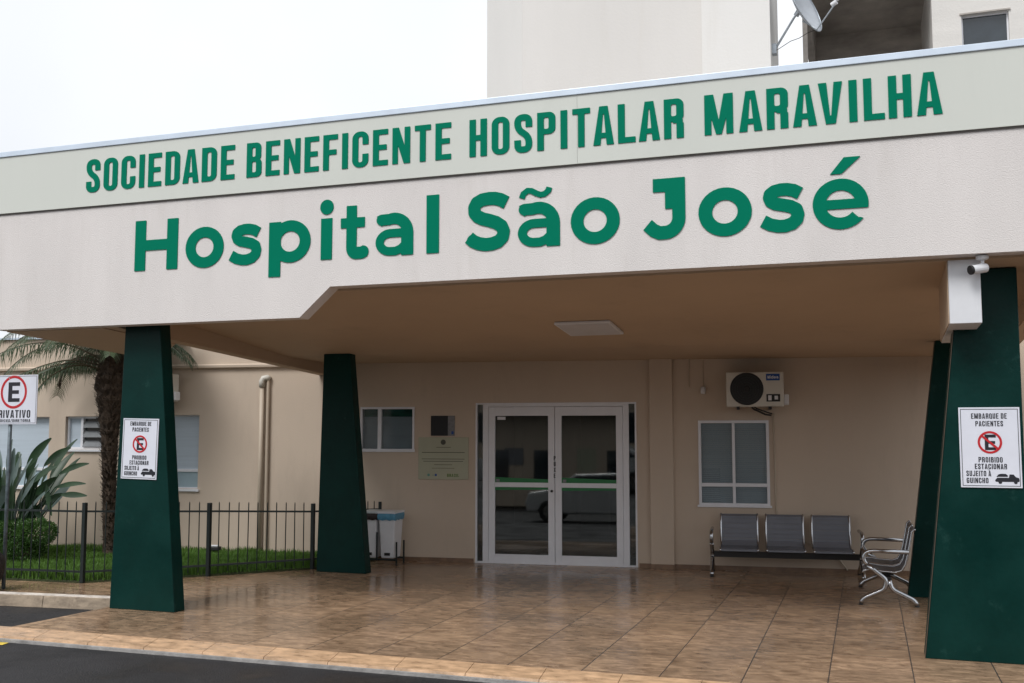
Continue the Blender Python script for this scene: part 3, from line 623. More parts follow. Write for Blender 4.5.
# the ceiling stops on the wall line: build as polygon prism in two bays
ya, yb = wy(-6.95)-.003, wy(3.55)-.003
b = MB()
b.hexa([(-6.95,YF+.161,cz(YF+.16)),(1.30,YF+.161,cz(YF+.16)),(1.30,11.4,cz(11.4)),(-6.95,11.4,cz(11.4))], [(-6.95,YF+.161,3.25),(1.30,YF+.161,3.25),(1.30,11.4,3.25),(-6.95,11.4,3.25)])
b.build('ceiling', 'ceil', can)
b = MB()
b.hexa([(-6.95,11.4001,cz(11.4)),(1.30,11.4001,cz(11.4)),(1.30,wy(1.30)-.003,cz(13.5)),(-6.95,wy(-6.95)-.003,cz(12.5))], [(-6.95,11.4001,3.25),(1.30,11.4001,3.25),(1.30,wy(1.30)-.003,3.25),(-6.95,wy(-6.95)-.003,3.25)])
b.build('ceiling', 'ceil', can)
# side beams
def sb(y): return (2.71-(y-8.6)*.062)
b = MB(); b.hexa([(-7.10,8.261,sb(8.3)),(-6.951,8.261,sb(8.3)),(-6.951,wy(-6.95)-.004,sb(12.37)),(-7.10,wy(-7.1)-.004,sb(12.37))], [(-7.10,8.261,3.3),(-6.951,8.261,3.3),(-6.951,wy(-6.95)-.004,3.3),(-7.10,wy(-7.1)-.004,3.3)]); b.build('side_beam', 'ceil', can)
b = MB(); b.hexa([(1.301,8.261,sb(8.3)),(1.45,8.261,sb(8.3)),(1.45,wy(1.45)-.004,sb(12.9)),(1.301,wy(1.30)-.004,sb(12.9))], [(1.301,8.261,3.3),(1.45,8.261,3.3),(1.45,wy(1.45)-.004,3.3),(1.301,wy(1.30)-.004,3.3)]); b.build('side_beam', 'ceil', can)
# left wing with 45 degree rear cut
def wz(x, y): return 2.728-(y-8.1)*.058
b = MB(); b.prism([(XL,8.261),(-7.101,8.261),(-7.101,9.40),(XL,10.6)], lambda x,y: (x,y,wz(x,y)), lambda x,y: (x,y,3.2)); b.build('canopy_wing', 'ceil', can)
# columns
def column(xo0, xi0, xo1, xi1, y, zt, dep, top_y=0):
    """xo outer edge, xi inner edge; 0 base, 1 top"""
    b = MB(); x0, x1 = sorted((xo0,xi0)); X0, X1 = sorted((xo1,xi1))
    b.hexa([(x0,y,0),(x1,y,0),(x1,y+dep,0),(x0,y+dep,0)], [(X0,y,zt),(X1,y,zt),(X1,y+dep,zt),(X0,y+dep,zt)])
    return b
c1 = column(-6.985,-6.235,-6.895,-6.515,8.35,2.955,.16).build('column', 'green', can, bevel=.006)
c2 = column(-6.415,-5.745,-6.358,-6.00,11.33,2.664,.15).build('column', 'green', can, bevel=.006)
c3 = column(1.10,.368,1.104,.70,8.53,2.94,.22).build('column', 'green', can, bevel=.006)
c4 = column(1.10,.353,1.104,.70,11.6,2.652,.20).build('column', 'green', can, bevel=.006)
for c, l in ((c1,'front left green column carrying a no parking notice'),(c2,'rear left green column beside the bins'),(c3,'front right green column carrying a no parking notice'),(c4,'rear right green column behind the steel chair')): c['label'] = l
b = MB(); b.hexa([(.3635,8.524,0),(.3675,8.524,0),(.3675,8.534,0),(.3635,8.534,0)], [(.6955,8.524,2.93),(.6995,8.524,2.93),(.6995,8.534,2.93),(.6955,8.534,2.93)]); b.build('lit_side_strip', 'litside', c3)  # brown strip paints in the lit side of the column
# lettering: each letter a sub-part of the panel it is fixed to
def put_letter(font, ch, x0, x1, base, cap, y, par, ext=.007, nat=None):
    L = glyph(font, ch); a = min(l[:,0].min() for l in L); c = max(l[:,0].max() for l in L); s = (x1-x0)/(c-a)
    loops = [np.column_stack([(l[:,0]-a)*s, l[:,1]*cap]) for l in L]
    o = link('letter', shape_mesh('letter', loops, ext), 'letter', par); o.location = (x0, y, base); return o
for word, x0, x1 in (('SOCIEDADE',-7.200,-5.500),('BENEFICENTE',-5.370,-3.325),('HOSPITALAR',-3.155,-1.317),('MARAVILHA',-1.152,.597)):
    adv = []; x = 0
    for j, c in enumerate(word):
        wd = BW.get(c, W_); adv.append((c, x, x+wd)); pr = word[j:j+2]; x += wd+.125-(.09 if pr in ('AV','VA') else .05 if pr in ('TA','LA','LH') else .03 if pr in ('DA','AD','RA','AR','AL','HA') else 0)
    s = (x1-x0)/(x-.125)
    for c, a, d in adv: put_letter('b', c, x0+a*s, x0+d*s, 4.045, .325, YF-.022, pan)
xs = [-6.610,-6.122,-6.032,-5.613,-5.554,-5.209,-5.128,-4.697,-4.602,-4.468,-4.393,-4.115,-4.047,-3.685,-3.560,-3.443,-3.199,-2.796,-2.725,-2.357,-2.264,-1.851,-1.658,-1.318,-1.215,-.8,-.739,-.406,-.344,.061]
for i, c in enumerate('HospitalSãoJosé'): put_letter('m', c, xs[2*i], xs[2*i+1], 3.237, .487, YF-.001, fas, .007)

# duct box, lamp, camera
b = MB(); t = thing('duct_box', 'white boxed duct hanging under the canopy beside the front right column', 'box', (.71,8.25,2.5))
b.hexa([(-.105,0,0),(.115,0,0),(.075,.9,-.07),(-.11,.9,-.07)],[(-.105,0,.475),(.115,0,.475),(.075,.9,.39),(-.11,.9,.39)]); b.build('casing','whitepl',t,bevel=.004); b = MB(); b.hexa([(-.112,.02,.004),(-.1065,.02,.004),(-.1115,.89,-.06),(-.117,.89,-.06)],[(-.112,.02,.465),(-.1065,.02,.465),(-.1115,.89,.385),(-.117,.89,.385)]); b.build('side_board', 'ceil', t)
b = MB(); t = thing('ceiling_lamp', 'square pale ceiling lamp under the canopy', 'lamp', (-2.665,10.22,cz(10.22)-.004))
t.rotation_euler = (R(-5.7),0,0)
b.box(-.29,-.31,-.028,.29,.31,.0); b.build('housing','white',t,bevel=.008); b = MB(); b.box(-.265,-.285,-.033,.265,.285,-.029); b.build('diffuser','seatside',t)
def cctv(loc, rz, label):
    t = thing('security_camera', label, 'camera', loc, rz, 'security cameras under the canopy edge')
    b = MB(); b.lathe([(.045,0),(.045,-.02),(.03,-.03)], (0,0,0), 16); b.build('mount','whitepl',t,smooth=False)
    b = MB(); b.tube([(0,0,-.03),(0,0,-.06),(0,-.03,-.075)], .014); b.build('arm','whitepl',t)
    b = MB(); b.tube([(0,.03,-.085),(0,-.085,-.105)], .034, 16); b.build('body','whitepl',t,bevel=.004)
    b = MB(); b.tube([(0,-.086,-.105),(0,-.105,-.1085)], .035, 16); b.build('lens','black',t,bevel=.004)
    return t
cctv((.835,8.19,2.985), R(-60), 'white bullet security camera above the white duct box')
cctv((1.17,8.19,2.985), R(70), 'white bullet security camera to the right of the front right column top')

# ================================================================== SIGNS
def no_parking(loc, rz, tilt, label, W=.43, H=.595):
    t = thing('parking_sign', label, 'sign', loc, rz, 'no parking notices on the columns'); t.rotation_euler = (0, tilt, rz)
    b = MB(); b.box(0,-.008,0,W,0,H); b.build('plate','sign',t,bevel=.001)
    m = .012; o = link('border', shape_mesh('border', [rect(m,m,W-m,H-m), rect(m+.004,m+.004,W-m-.004,H-m-.004)], .0015), 'ink', t); o.location.y = -.008
    L = []; cx = W/2
    for s, y, cap, wd in (('EMBARQUE DE',.515,.040,.245),('PACIENTES',.458,.040,.19),('PROIBIDO',.188,.040,.165),('ESTACIONAR',.138,.040,.22)): L += text_loops('b', s, cap, cx-wd/2, y, wd)
    L += text_loops('b','SUJEITO À',.040,.04,.085,.17); L += text_loops('b','GUINCHO',.040,.04,.033,.15)
    e = .058; L += [np.array([(cx-.035,0.280),(cx+.042,0.280),(cx+.042,0.301),(cx-.010,0.301),(cx-.010,0.327),(cx+.036,0.327),(cx+.036,0.348),(cx-.010,0.348),(cx-.010,0.374),(cx+.042,0.374),(cx+.042,0.396),(cx-.035,0.396)])]
    o = link('lettering', shape_mesh('lettering', L, .0015), 'ink', t); o.location.y = -.008
    # tow truck pictogram
    T = [np.array([(.235,.055),(.25,.075),(.33,.075),(.335,.10),(.362,.10),(.378,.08),(.398,.074),(.402,.052),(.395,.045),(.24,.045)]), np.array([(.245,.082),(.26,.10),(.28,.105),(.31,.104),(.325,.09),(.32,.082)]), ringl(.27,.042,.0125,16), ringl(.375,.042,.0125,16)]
    T = T[:2]
    o = link('tow_truck_symbol', shape_mesh('tow_truck_symbol', T, .0015), 'ink', t); o.location.y = -.008
    for wx in (.27,.375): o = link('tow_truck_wheel', shape_mesh('tow_truck_wheel', [ringl(wx,.042,.0125,16)], .002), 'ink', t); o.location.y = -.0081
    a = R(-42); r = .084; cy = .338
    o = link('red_ring', shape_mesh('red_ring', [ringl(cx,cy,r), ringl(cx,cy,r-.016)], .002), 'red', t); o.location.y = -.0085
    dx, dy = math.cos(a)*(r-.006), math.sin(a)*(r-.006); nx, ny = -math.sin(a)*.008, math.cos(a)*.008
    o = link('red_slash', shape_mesh('red_slash', [np.array([(cx-dx-nx,cy-dy-ny),(cx+dx-nx,cy+dy-ny),(cx+dx+nx,cy+dy+ny),(cx-dx+nx,cy-dy+ny)])], .002), 'red', t); o.location.y = -.0095
    return t
no_parking((-6.893,8.348,1.250), 0, R(1.2), 'white no parking notice on the front left green column', W=.415, H=.585)
no_parking((.660,8.526,1.285), 0, R(0), 'white no parking notice on the front right green column', W=.42, H=.60)
# private parking sign on a post
t = thing('street_sign', 'white PRIVATIVO parking sign with red ring on a thin post at the left edge', 'sign', (-8.94,9.0,.02))
b = MB(); b.tube([(0,0,-.03),(0,0,2.28)], .021, 12); b.build('post',mat('weathered_post',(.12,.15,.17),.5,.4,var=.4,vscale=14),t,smooth=True)
b = MB(); b.box(-.21,-.035,1.765,.39,-.027,2.305); b.build('plate','sign',t,bevel=.001).scale = (1,1,1)
o = link('border', shape_mesh('border', [rect(-.198,1.777,.378,2.293), rect(-.194,1.781,.374,2.289)], .0015), 'ink', t); o.location.y = -.035
cx, cy = .065, 2.118
o = link('red_ring', shape_mesh('red_ring', [ringl(cx,cy,.182,56), ringl(cx,cy,.154,56)], .002), 'red', t); o.location.y = -.035
L = [np.array([(cx+1.35*a,cy+1.35*c) for a,c in ((-.056,-.080),(.062,-.080),(.062,-.050),(-.016,-.050),(-.016,-.015),(.052,-.015),(.052,.015),(-.016,.015),(-.016,.050),(.062,.050),(.062,.080),(-.056,.080))])]
L += text_loops('b','PRIVATIVO',.085,-.195,1.835,.50); L += text_loops('b','MÉDICOS/DIRETORIA',.030,-.18,1.79,.49,gap=.12)
o = link('lettering', shape_mesh('lettering', L, .0015), 'ink', t); o.location.y = -.035
for z in (1.80,2.27): b = MB(); b.lathe([(.007,0),(.007,-.004)],(0,-.035,z),10,'y'); b.build('bolt','galv',t)

# plaque and notice on the wall
t = wall_thing('wall_plaque', 'cream inauguration plaque with small print left of the doors', 'plaque', -2.905, -.002, 1.075)
b = MB(); b.box(0,-.014,0,.69,0,.555); b.build('plate','plaque',t,bevel=.003)
L = [rect(.05+.0,.35,.64,.358), rect(.05,.265,.64,.272), rect(.07,.235,.62,.242), rect(.22,.19,.47,.196), rect(.19,.145,.50,.150), rect(.25,.42,.45,.426), ringl(.345,.49,.035,20)]
o = link('lettering', shape_mesh('lettering', L, .001), mat('plaque_ink',(.07,.07,.05),.5), t); o.location.y = -.014
o = link('lettering', shape_mesh('lettering', text_loops('b','BRASIL',.04,.40,.035,.165), .001), mat('plaque_green',(.08,.16,.01),.5), t); o.location.y = -.014
L = [ringl(.145,.058,.018,16), rect(.20,.05,.215,.06)]; o = link('emblem', shape_mesh('emblem', L, .001), mat('plaque_teal',(.12,.30,.25),.5), t); o.location.y = -.014
o = link('emblem', shape_mesh('emblem', [ringl(.245,.058,.016,16)], .001), 'blue', t); o.location.y = -.014
t = wall_thing('wall_notice', 'small black and grey notice above the cream plaque', 'notice', -2.735, -.002, 1.65)
b = MB(); b.box(0,-.008,0,.235,0,.265); b.build('black_half','poster',t); b = MB(); b.box(.2355,-.008,0,.33,0,.265); b.build('grey_half','postergrey',t); b = MB(); b.box(.285,-.010,.02,.315,-.0081,.06); b.build('blue_mark','blue',t)
# AC unit
t = wall_thing('air_conditioner', 'cream air conditioner outdoor unit mounted above the right window', 'air conditioner', 1.135, -.12, 2.005)
b = MB(); b.box(0,-.27,0,.68,0,.42); b.build('casing','offwhite',t,bevel=.012)
b = MB(); b.lathe([(.198,0),(.198,-.006),(.19,-.010)], (.245,-.271,.215), 36, 'y'); b.build('fan_guard','black',t)
b = MB()
for r in (.05,.08,.11,.14,.17): b.tube([(.245+r*math.cos(2*math.pi*k/28),-.284,.215+r*math.sin(2*math.pi*k/28)) for k in range(29)], .0022, 5)
for k in range(12): a = k*math.pi/6; b.tube([(.245+.03*math.cos(a),-.284,.215+.03*math.sin(a)),(.245+.19*math.cos(a),-.283,.215+.19*math.sin(a))], .002, 4)
b.build('grille', 'dark', t); b = MB(); b.lathe([(.036,0),(.036,-.012),(.028,-.016)], (.245,-.281,.215), 20, 'y'); b.build('fan_hub', M['rubber'], t)
b = MB(); b.box(.475,-.2745,.315,.635,-.2705,.395); bd = b.build('brand_badge','blue',t)
L = text_loops('b','M',.034,.493,.338,.024); L += text_loops('m','idea',.034,.520,.338,.098,gap=.10); o = link('badge_lettering', shape_mesh('badge_lettering', L, .001), 'whitepl', bd); o.location.y = -.2745
b = MB(); b.box(.475,-.2745,.06,.635,-.2705,.15); lb = b.build('energy_label','black',t); b = MB(); b.box(.495,-.2765,.075,.535,-.2746,.135); b.box(.57,-.2765,.085,.61,-.2746,.13); b.build('label_panel','whitepl',lb)
b = MB(); b.box(.681,-.20,.02,.74,-.06,.15); b.build('valve_cover', 'whitepl', t, bevel=.01)
b = MB(); [b.box(x,-.28,-.03,x+.035,.119,-.002) for x in (.12,.50)]; b.build('bracket','black',t)
b = MB()
b.tube([(.30,-.10,-.0),(.33,-.10,-.03),(.40,-.07,-.06),(.46,-.03,-.09),(.53,.02,-.10)], .012); b.tube([(.33,-.12,-.0),(.36,-.12,-.02),(.44,-.09,-.05),(.50,-.03,-.07),(.54,.02,-.08)], .009); b.build('refrigerant_pipe','rubber',t)
ac2 = copy_tree(t); ca_, sa_ = math.cos(WA), math.sin(WA); ac2.location = (WP[0]-7.03*ca_+.12*sa_, WP[1]-7.03*sa_-.12*ca_, 2.12); ac2.scale = (.92,.92,.92)
ac2['label'] = 'air conditioner outdoor unit mostly hidden behind the front left column'; t['group'] = ac2['group'] = 'air conditioner outdoor units on the wall'
b = MB(); pts = [(1.69,-.012,1.93),(1.70,-.012,1.5),(1.70,-.012,1.0),(1.705,-.012,.75),(1.73,-.014,.6),(1.80,-.016,.5),(1.98,-.018,.40),(2.20,-.018,.30),(2.42,-.02,.18),(2.52,-.02,.04)]
o = b.tube(pts, .010, 8).build('drain_hose', 'pipe', smooth=True); o.location = WP; o.rotation_euler = (0,0,WA); tag(o, 'thin beige hose running down the wall right of the window', 'hose')
b = MB(); b.tube([(.67,-.012,2.62),(.67,-.012,2.27)], .007); b.tube([(.845,-.012,2.60),(.845,-.012,2.27)], .006); b2 = wall_thing('lamp_socket', 'small white lamp socket hanging on a cable beside the air conditioner', 'lamp socket', 0,0,0); b.build('cable','pipe',b2)
b = MB(); b.lathe([(.028,0),(.034,.03),(.03,.075),(.012,.09)], (.845,-.04,2.18), 14); b.build('socket','whitepl',b2,smooth=True)

# ================================================================== BENCHES
def tubepath(b, pts, r, n=8): b.tube(fillet3(pts), r, n)
def fillet3(pts, r=.05, n=5):
    pts = [Vector(p) for p in pts]; o = [pts[0]]
    for i in range(1,len(pts)-1):
        p, a, c = pts[i], pts[i-1], pts[i+1]; k = min(r*1.6, (a-p).length*.49, (c-p).length*.49); s, e = p+(a-p).normalized()*k, p+(c-p).normalized()*k
        for q in range(n+1): u = q/n; o.append(s*(1-u)**2+p*2*u*(1-u)+e*u*u)
    o.append(pts[-1]); return o
def perfmat():
    m = mat('perforated_seat_metal', (.17,.18,.21), .5, .2, var=.08, vscale=3); n = m.node_tree.nodes; l = m.node_tree.links; b = n['Principled BSDF']
    t = n.new('ShaderNodeTexCoord'); v = n.new('ShaderNodeTexVoronoi'); v.inputs['Scale'].default_value = 75; v.inputs['Randomness'].default_value = 0
    l.new(t.outputs['UV'] if 0 else t.outputs['Object'], v.inputs['Vector']); r = n.new('ShaderNodeMapRange'); r.inputs[1].default_value = .0036*75; r.inputs[2].default_value = .0042*75; r.inputs[3].default_value = .12; r.inputs[4].default_value = 1; l.new(v.outputs['Distance'], r.inputs[0]); l.new(r.outputs[0], b.inputs['Alpha']); return m
M['perfseat'] = perfmat()
def bench(n, pitch, seatw, label, loc, rz, arms, backh=.74, k=1.0):
    t = thing('waiting_bench', label, 'bench', loc, rz)
    L = pitch*n; x0 = -L/2
    b = MB(); b.box(min(arms)-.0,-.03,.205,max(arms),.03,.275); b.build('beam','beam',t,bevel=.004)
    prof = [(-.235,.300),(-.225,.325),(-.17,.338),(-.05,.322),(.07,.315),(.13,.335),(.165,.39),(.19,.48),(.215,.60),(.235,backh-.03),(.255,backh-.005),(.27,backh-.01)]
    prof = [(p.x,p.y) for p in [Vector((a,c)) for a,c in prof]]
    for i in range(n):
        c = x0+pitch*(i+.5); b = MB(); vs = []
        for (y,z) in prof: vs += [(c-seatw/2,y,z),(c+seatw/2,y,z)]
        b.add(vs, [(2*j,2*j+1,2*j+3,2*j+2) for j in range(len(prof)-1)])
        s = b.build('seat','perfseat',t); sm = s.modifiers.new('thick','SOLIDIFY'); sm.thickness = .004
        for sg in (-1,1):
            e = MB(); e.tube([(c+sg*(seatw/2+.004),y,z) for y,z in prof], .011, 8); e.build('seat_edge','chrome',s,smooth=True)
        e = MB(); e.box(c-.14,-.05,.2755,c+.14,.06,.305); e.build('seat_bracket','beam',s)
    for x in arms:
        b = MB(); hub = .16
        b.tube(fillet3([(x,-.26,.02),(x,-.23,.065),(x,-.03,hub),(x,-.012,.25),(x,-.09,.31),(x,-.19,.39)], .04), .024, 10)
        b.tube(fillet3([(x,.26,.02),(x,.23,.065),(x,.03,hub),(x,.012,.25)], .04), .024, 10)
        b.build('leg_frame','chrome',t,smooth=True)
        b = MB(); b.tube(fillet3([(x,-.19,.39),(x,-.225,.44),(x,-.21,.51),(x,-.14,.53),(x,.20,.525)], .05), .021, 10); b.build('armrest','chrome',t,smooth=True)
        for yy in (-.26,.26): b = MB(); b.lathe([(.022,0),(.022,.012),(.012,.022)], (x,yy,0), 12); b.build('foot','rubber',t)
    return t
bench(3, .535, .425, 'three seat perforated steel bench against the back wall under the window', (-.955,12.80,0), WA, (-.855,.855), .705)
bench(2, .56, .475, 'two seat chrome steel bench seen from the side next to the rear right column', (.15,11.55,0), R(-89.5), (-.60,.60), .745)

# ================================================================== BINS
t = thing('trash_bins', 'pair of white rectangular bins on a dark stand behind the rear left column', 'bin', (-5.99,12.25,0), R(4))
for i, (x, bag) in enumerate(((-.12,'bagdark'),(.13,'bagblue'))):
    b = MB(); b.hexa([(x-.088,-.12,.09),(x+.088,-.12,.09),(x+.088,.12,.09),(x-.088,.12,.09)], [(x-.112,-.155,.64),(x+.112,-.155,.64),(x+.112,.155,.64),(x-.112,.155,.64)]); bb = b.build('bin','whitepl',t,bevel=.015)
    b = MB(); b.box(x-.035,-.136,.125,x+.04,-.118,.16); b.build('handle_slot','black',bb)
    b = MB(); n = 40
    ring = []
    for k in range(n):
        a = 2*math.pi*k/n; cx_, cy_ = max(-1,min(1,1.35*math.cos(a))), max(-1,min(1,1.35*math.sin(a))); ring.append((cx_*.124, cy_*.168))
    vs = [(x+p[0]*1.0,p[1],.66) for p in ring]+[(x+p[0]*1.05,p[1]*1.04,.62+.004*math.sin(k*1.7)) for k,p in enumerate(ring)]+[(x+p[0]*(.99),p[1]*.99,.575+.006*math.sin(k*1.7+i)) for k,p in enumerate(ring)]
    b.add(vs, [(r*n+k,r*n+(k+1)%n,(r+1)*n+(k+1)%n,(r+1)*n+k) for r in range(2) for k in range(n)]); b.build('liner_bag', bag, bb)
    b = MB(); b.box(x-.125,-.17,.655,x+.125,.17,.685); b.build('lid','bagwhite' if i==0 else 'whitepl',bb,bevel=.008)
b = MB()
for x in (-.25,.26):
    for y in (-.13,.13): b.box(x-.009,y-.009,0,x+.009,y+.009,.30)
b.box(-.25,-.155,.065,.26,-.137,.088); b.box(-.25,.12,.065,.26,.14,.088); b.box(-.004,-.17,.065,.014,-.157,.42)
b.build('stand','dark',t)

# ================================================================== FENCE
ft = thing('metal_fence', 'low dark green vertical bar metal fence around the lawn', 'fence')
path = [(-12.8,9.36),(-11.2,9.43),(-9.8,9.50),F1,F2,F3,F4]
pi = 0
for i in range(len(path)-1):
    a, c = Vector((*path[i],0)), Vector((*path[i+1],0)); d = c-a; L = d.length; u = d/L
    ang = math.atan2(d.y,d.x); T4 = Matrix.Translation(a) @ Matrix.Rotation(ang,4,'Z')
    def hf(x): return float(np.interp(x, [-8.43,-7.42,-6.57,-6.2], [0,-.04,-.09,-.13]))
    for z0, z1, q in ((.79,.812,1),(.115,.137,0)):
        h0, h1 = hf(a.x)*q, hf(c.x)*q; b = MB()
        b.hexa([T4@Vector(v) for v in ((.022,-.011,z0+h0),(L-.022,-.011,z0+h1),(L-.022,.011,z0+h1),(.022,.011,z0+h0))],[T4@Vector(v) for v in ((.022,-.011,z1+h0),(L-.022,-.011,z1+h1),(L-.022,.011,z1+h1),(.022,.011,z1+h0))]); b.build('rail','dark',ft)
    n = max(2, round(L/.118))
    for k in range(1,n):
        x = L*k/n; p0 = T4 @ Vector((x,0,0)); b = MB(); j = random.uniform(-.004,.004)
        hh = hf(p0.x); b.tube([(p0.x,p0.y,.05),(p0.x+j,p0.y,.895+hh),(p0.x+j,p0.y,.915+hh)], [.0065,.0065,.002], 6)
        if pi < 95: b.build('bar','dark',ft); pi += 1
    b = MB(); p = path[i+1]
    b.box(p[0]-.022,p[1]-.022,0,p[0]+.022,p[1]+.022,.90+hf(p[0])); b.build('post','dark',ft,bevel=.003)

# ================================================================== PLANTS
def palm():
    base = Vector((-9.60,11.45,.03)); t = thing('palm_tree', 'rough trunked palm tree behind the fence left of the front column', 'palm tree', base)
    H = 2.80; b = MB(); n = 22; rows = 60; vs = []; fs = []
    for i in range(rows+1):
        z = H*i/rows; f = z/H; r = .125-.045*f if f < .55 else .10+.08*math.sin(min(1,(f-.55)/.3)*math.pi/2)
        r = np.interp(f, [0,.05,.35,.55,.70,.82,1], [.112,.088,.086,.10,.15,.195,.14])
        cx0 = -.09*math.sin(f*2.2)+.02
        for k in range(n):
            a = 2*math.pi*k/n; rr = r*(1+.16*mnoise.noise(Vector((math.cos(a)*3,math.sin(a)*3,z*14)))+.07*((i%3)==0)); vs.append((cx0+rr*math.cos(a), rr*math.sin(a), z))
    for i in range(rows):
        for k in range(n): fs.append((i*n+k,i*n+(k+1)%n,(i+1)*n+(k+1)%n,(i+1)*n+k))
    b.add(vs,fs)
    for i in range(1500):     # stubs of old fronds
        z = random.uniform(.1,H); f = z/H; a = random.uniform(0,6.28); r = np.interp(f,[0,.05,.35,.55,.70,.82,1],[.11,.086,.084,.10,.15,.195,.14])*.93; cx0 = -.09*math.sin(f*2.2)+.02
        p = Vector((cx0+r*math.cos(a), r*math.sin(a), z)); d = Vector((math.cos(a),math.sin(a),random.uniform(.4,1.6))).normalized(); ln = random.uniform(.02,.06)*(1.0+1.6*f); s = Vector((-math.sin(a),math.cos(a),0))*random.uniform(.006,.016)
        q = p+d*ln; b.add([p-s,p+s,q+s*.5,q-s*.5],[(0,1,2,3)])
    b.build('trunk','trunk',t)
    top = Vector((-.09*math.sin(2.2)+.02,0,H-.02)); lf = MB(); dd = MB(); rc = MB()
    nf = 46
    for i in range(nf):
        az = i*2.399963+.3; el = R(random.uniform(38,78)); L = random.uniform(1.25,1.65)
        if i % 11 == 0: el = R(random.uniform(15,30))
        dead = i % 9 == 0
        if math.cos(az) > .35: el = R(random.uniform(35,70)); L *= .72
        dr = 1.0
        d = Vector((math.cos(az)*math.cos(el),math.sin(az)*math.cos(el),math.sin(el))); p = top+Vector((math.cos(az),math.sin(az),0))*.06; pts = [p.copy()]; seg = 18
        for s in range(seg):
            d = (d+Vector((0,0,(-.075-.05*s/seg)*dr))).normalized(); p = p+d*L/seg; pts.append(p.copy())
        rc.tube(pts, [.012*(1-j/(seg+2))+.002 for j in range(seg+1)], 5)
        for s in range(2, seg*4):
            f = s/(seg*4); j = min(seg-1,int(f*seg)); q = pts[j].lerp(pts[j+1], f*seg-j); tg = (pts[j+1]-pts[j]).normalized(); side = tg.cross(Vector((0,0,1))).normalized()
            ll = .30*math.sin(min(1,f*3.2+.15)*math.pi/2)*(1-.55*f**2)*random.uniform(.85,1.1)
            for sg in (-1,1):
                e = (side*sg*.8+tg*.55+Vector((0,0,.15))).normalized(); m1 = q+e*ll*.45+Vector((0,0,-.02)); m2 = q+e*ll*.85+Vector((random.uniform(-.02,.02),random.uniform(-.02,.02),-(.16 if dr == 1 else .24)*ll/.3-.03)); wdt = tg*.0058
                (dd if dead else lf).add([q-wdt,q+wdt,m1+wdt*1.1,m1-wdt*1.1,m2], [(0,1,2,3),(3,2,4)])
    def hang(pts3, L, dn, b_, n=46):
        P = fillet3(pts3, .5, 8); cum = [0]
        for i in range(1,len(P)): cum.append(cum[-1]+(P[i]-P[i-1]).length)
        rc.tube(P, [.012*(1-j/(len(P)+2))+.002 for j in range(len(P))], 5)
        for s in range(3, n):
            q0 = cum[-1]*s/n; j = max(k for k in range(len(P)-1) if cum[k] <= q0); f = (q0-cum[j])/max(1e-6,cum[j+1]-cum[j]); q = P[j].lerp(P[j+1], f); tg = (P[j+1]-P[j]).normalized(); side = tg.cross(Vector((0,0,1))).normalized()
            ll = L*math.sin(min(1,s/n*3+.2)*math.pi/2)*(1-.5*(s/n)**2)
            for sg in (-1,1):
                l_ = ll*random.uniform(.7,1.15); e = side*sg*random.uniform(.25,.6)+tg*random.uniform(.3,.6)
                m1 = q+e*l_*.35+Vector((0,0,-.04*dn)); m2 = q+e*l_*.6+Vector((random.uniform(-.03,.03),random.uniform(-.03,.03),-l_*random.uniform(.75,1.05)*dn)); wdt = Vector((.0065,.003,0))
                b_.add([q-wdt,q+wdt,m1+wdt,m1-wdt,m2], [(0,1,2,3),(3,2,4)])
    V = Vector
    hang([V((-.10,-.1,2.62)),V((-.55,-.25,2.86)),V((-1.25,-.3,2.90)),V((-2.0,-.3,2.66))], .36, 1, lf)
    hang([V((-.10,-.1,2.55)),V((-.5,-.3,2.66)),V((-1.1,-.45,2.50)),V((-1.75,-.5,2.15))], .42, 1, lf)
    hang([V((-.10,.0,2.60)),V((-.5,.25,2.75)),V((-1.1,.4,2.72)),V((-1.8,.5,2.45))], .36, 1, lf)
    hang([V((-.08,-.1,2.5)),V((-.25,-.5,2.58)),V((-.42,-.8,2.36)),V((-.50,-.95,2.12))], .26, .6, lf, 26)
    hang([V((-.10,-.1,2.45)),V((-.35,-.3,2.62)),V((-.75,-.5,2.52)),V((-1.1,-.6,2.25))], .30, .9, lf, 36)
    hang([V((-.15,-.1,2.6)),V((-.4,-.2,2.7)),V((-.6,-.3,2.6)),V((-.68,-.3,2.3))], .16, 1, dd, 30)
    hang([V((.10,-.0,2.7)),V((.45,-.2,2.95)),V((.9,-.3,2.98)),V((1.35,-.35,2.86))], .22, 1, lf, 30)
    cr = lf.build('crown','palm',t); rc.build('frond_stem', M['bark2'], cr); dd.build('dead_frond','palmdead',cr)
palm()
def paddle(b, st, base, tip, up, L, W, bend=.25, n=12):
    """petiole from base to tip, then a folded paddle leaf of length L continuing along up"""
    mid = (base+tip)/2+Vector((0,0,.06)); pts = [base.lerp(mid, u)*(1-u)+mid.lerp(tip,u)*u for u in [i/10 for i in range(11)]]
    st.tube(pts, [.013-.0008*i for i in range(11)], 6)
    d = up.normalized(); p = tip.copy(); side = d.cross(Vector((random.uniform(-.3,.3),random.uniform(-1,-.4),.2))).normalized(); vs = []; fs = []
    for i in range(n+1):
        f = i/n; w = W*math.sin(math.pi*min(1,f*.93+.03))**.75*(1-.25*f); nrm = side.cross(d).normalized(); fold = nrm*w*.28
        vs += [p-side*w+fold, p.copy(), p+side*w+fold]
        d = (d+Vector((0,0,-bend/n*2*f))+Vector((d.x,d.y,0))*.02).normalized(); p = p+d*L/n
    for i in range(n): fs += [(3*i,3*i+1,3*i+4,3*i+3),(3*i+1,3*i+2,3*i+5,3*i+4)]
    b.add(vs,fs)
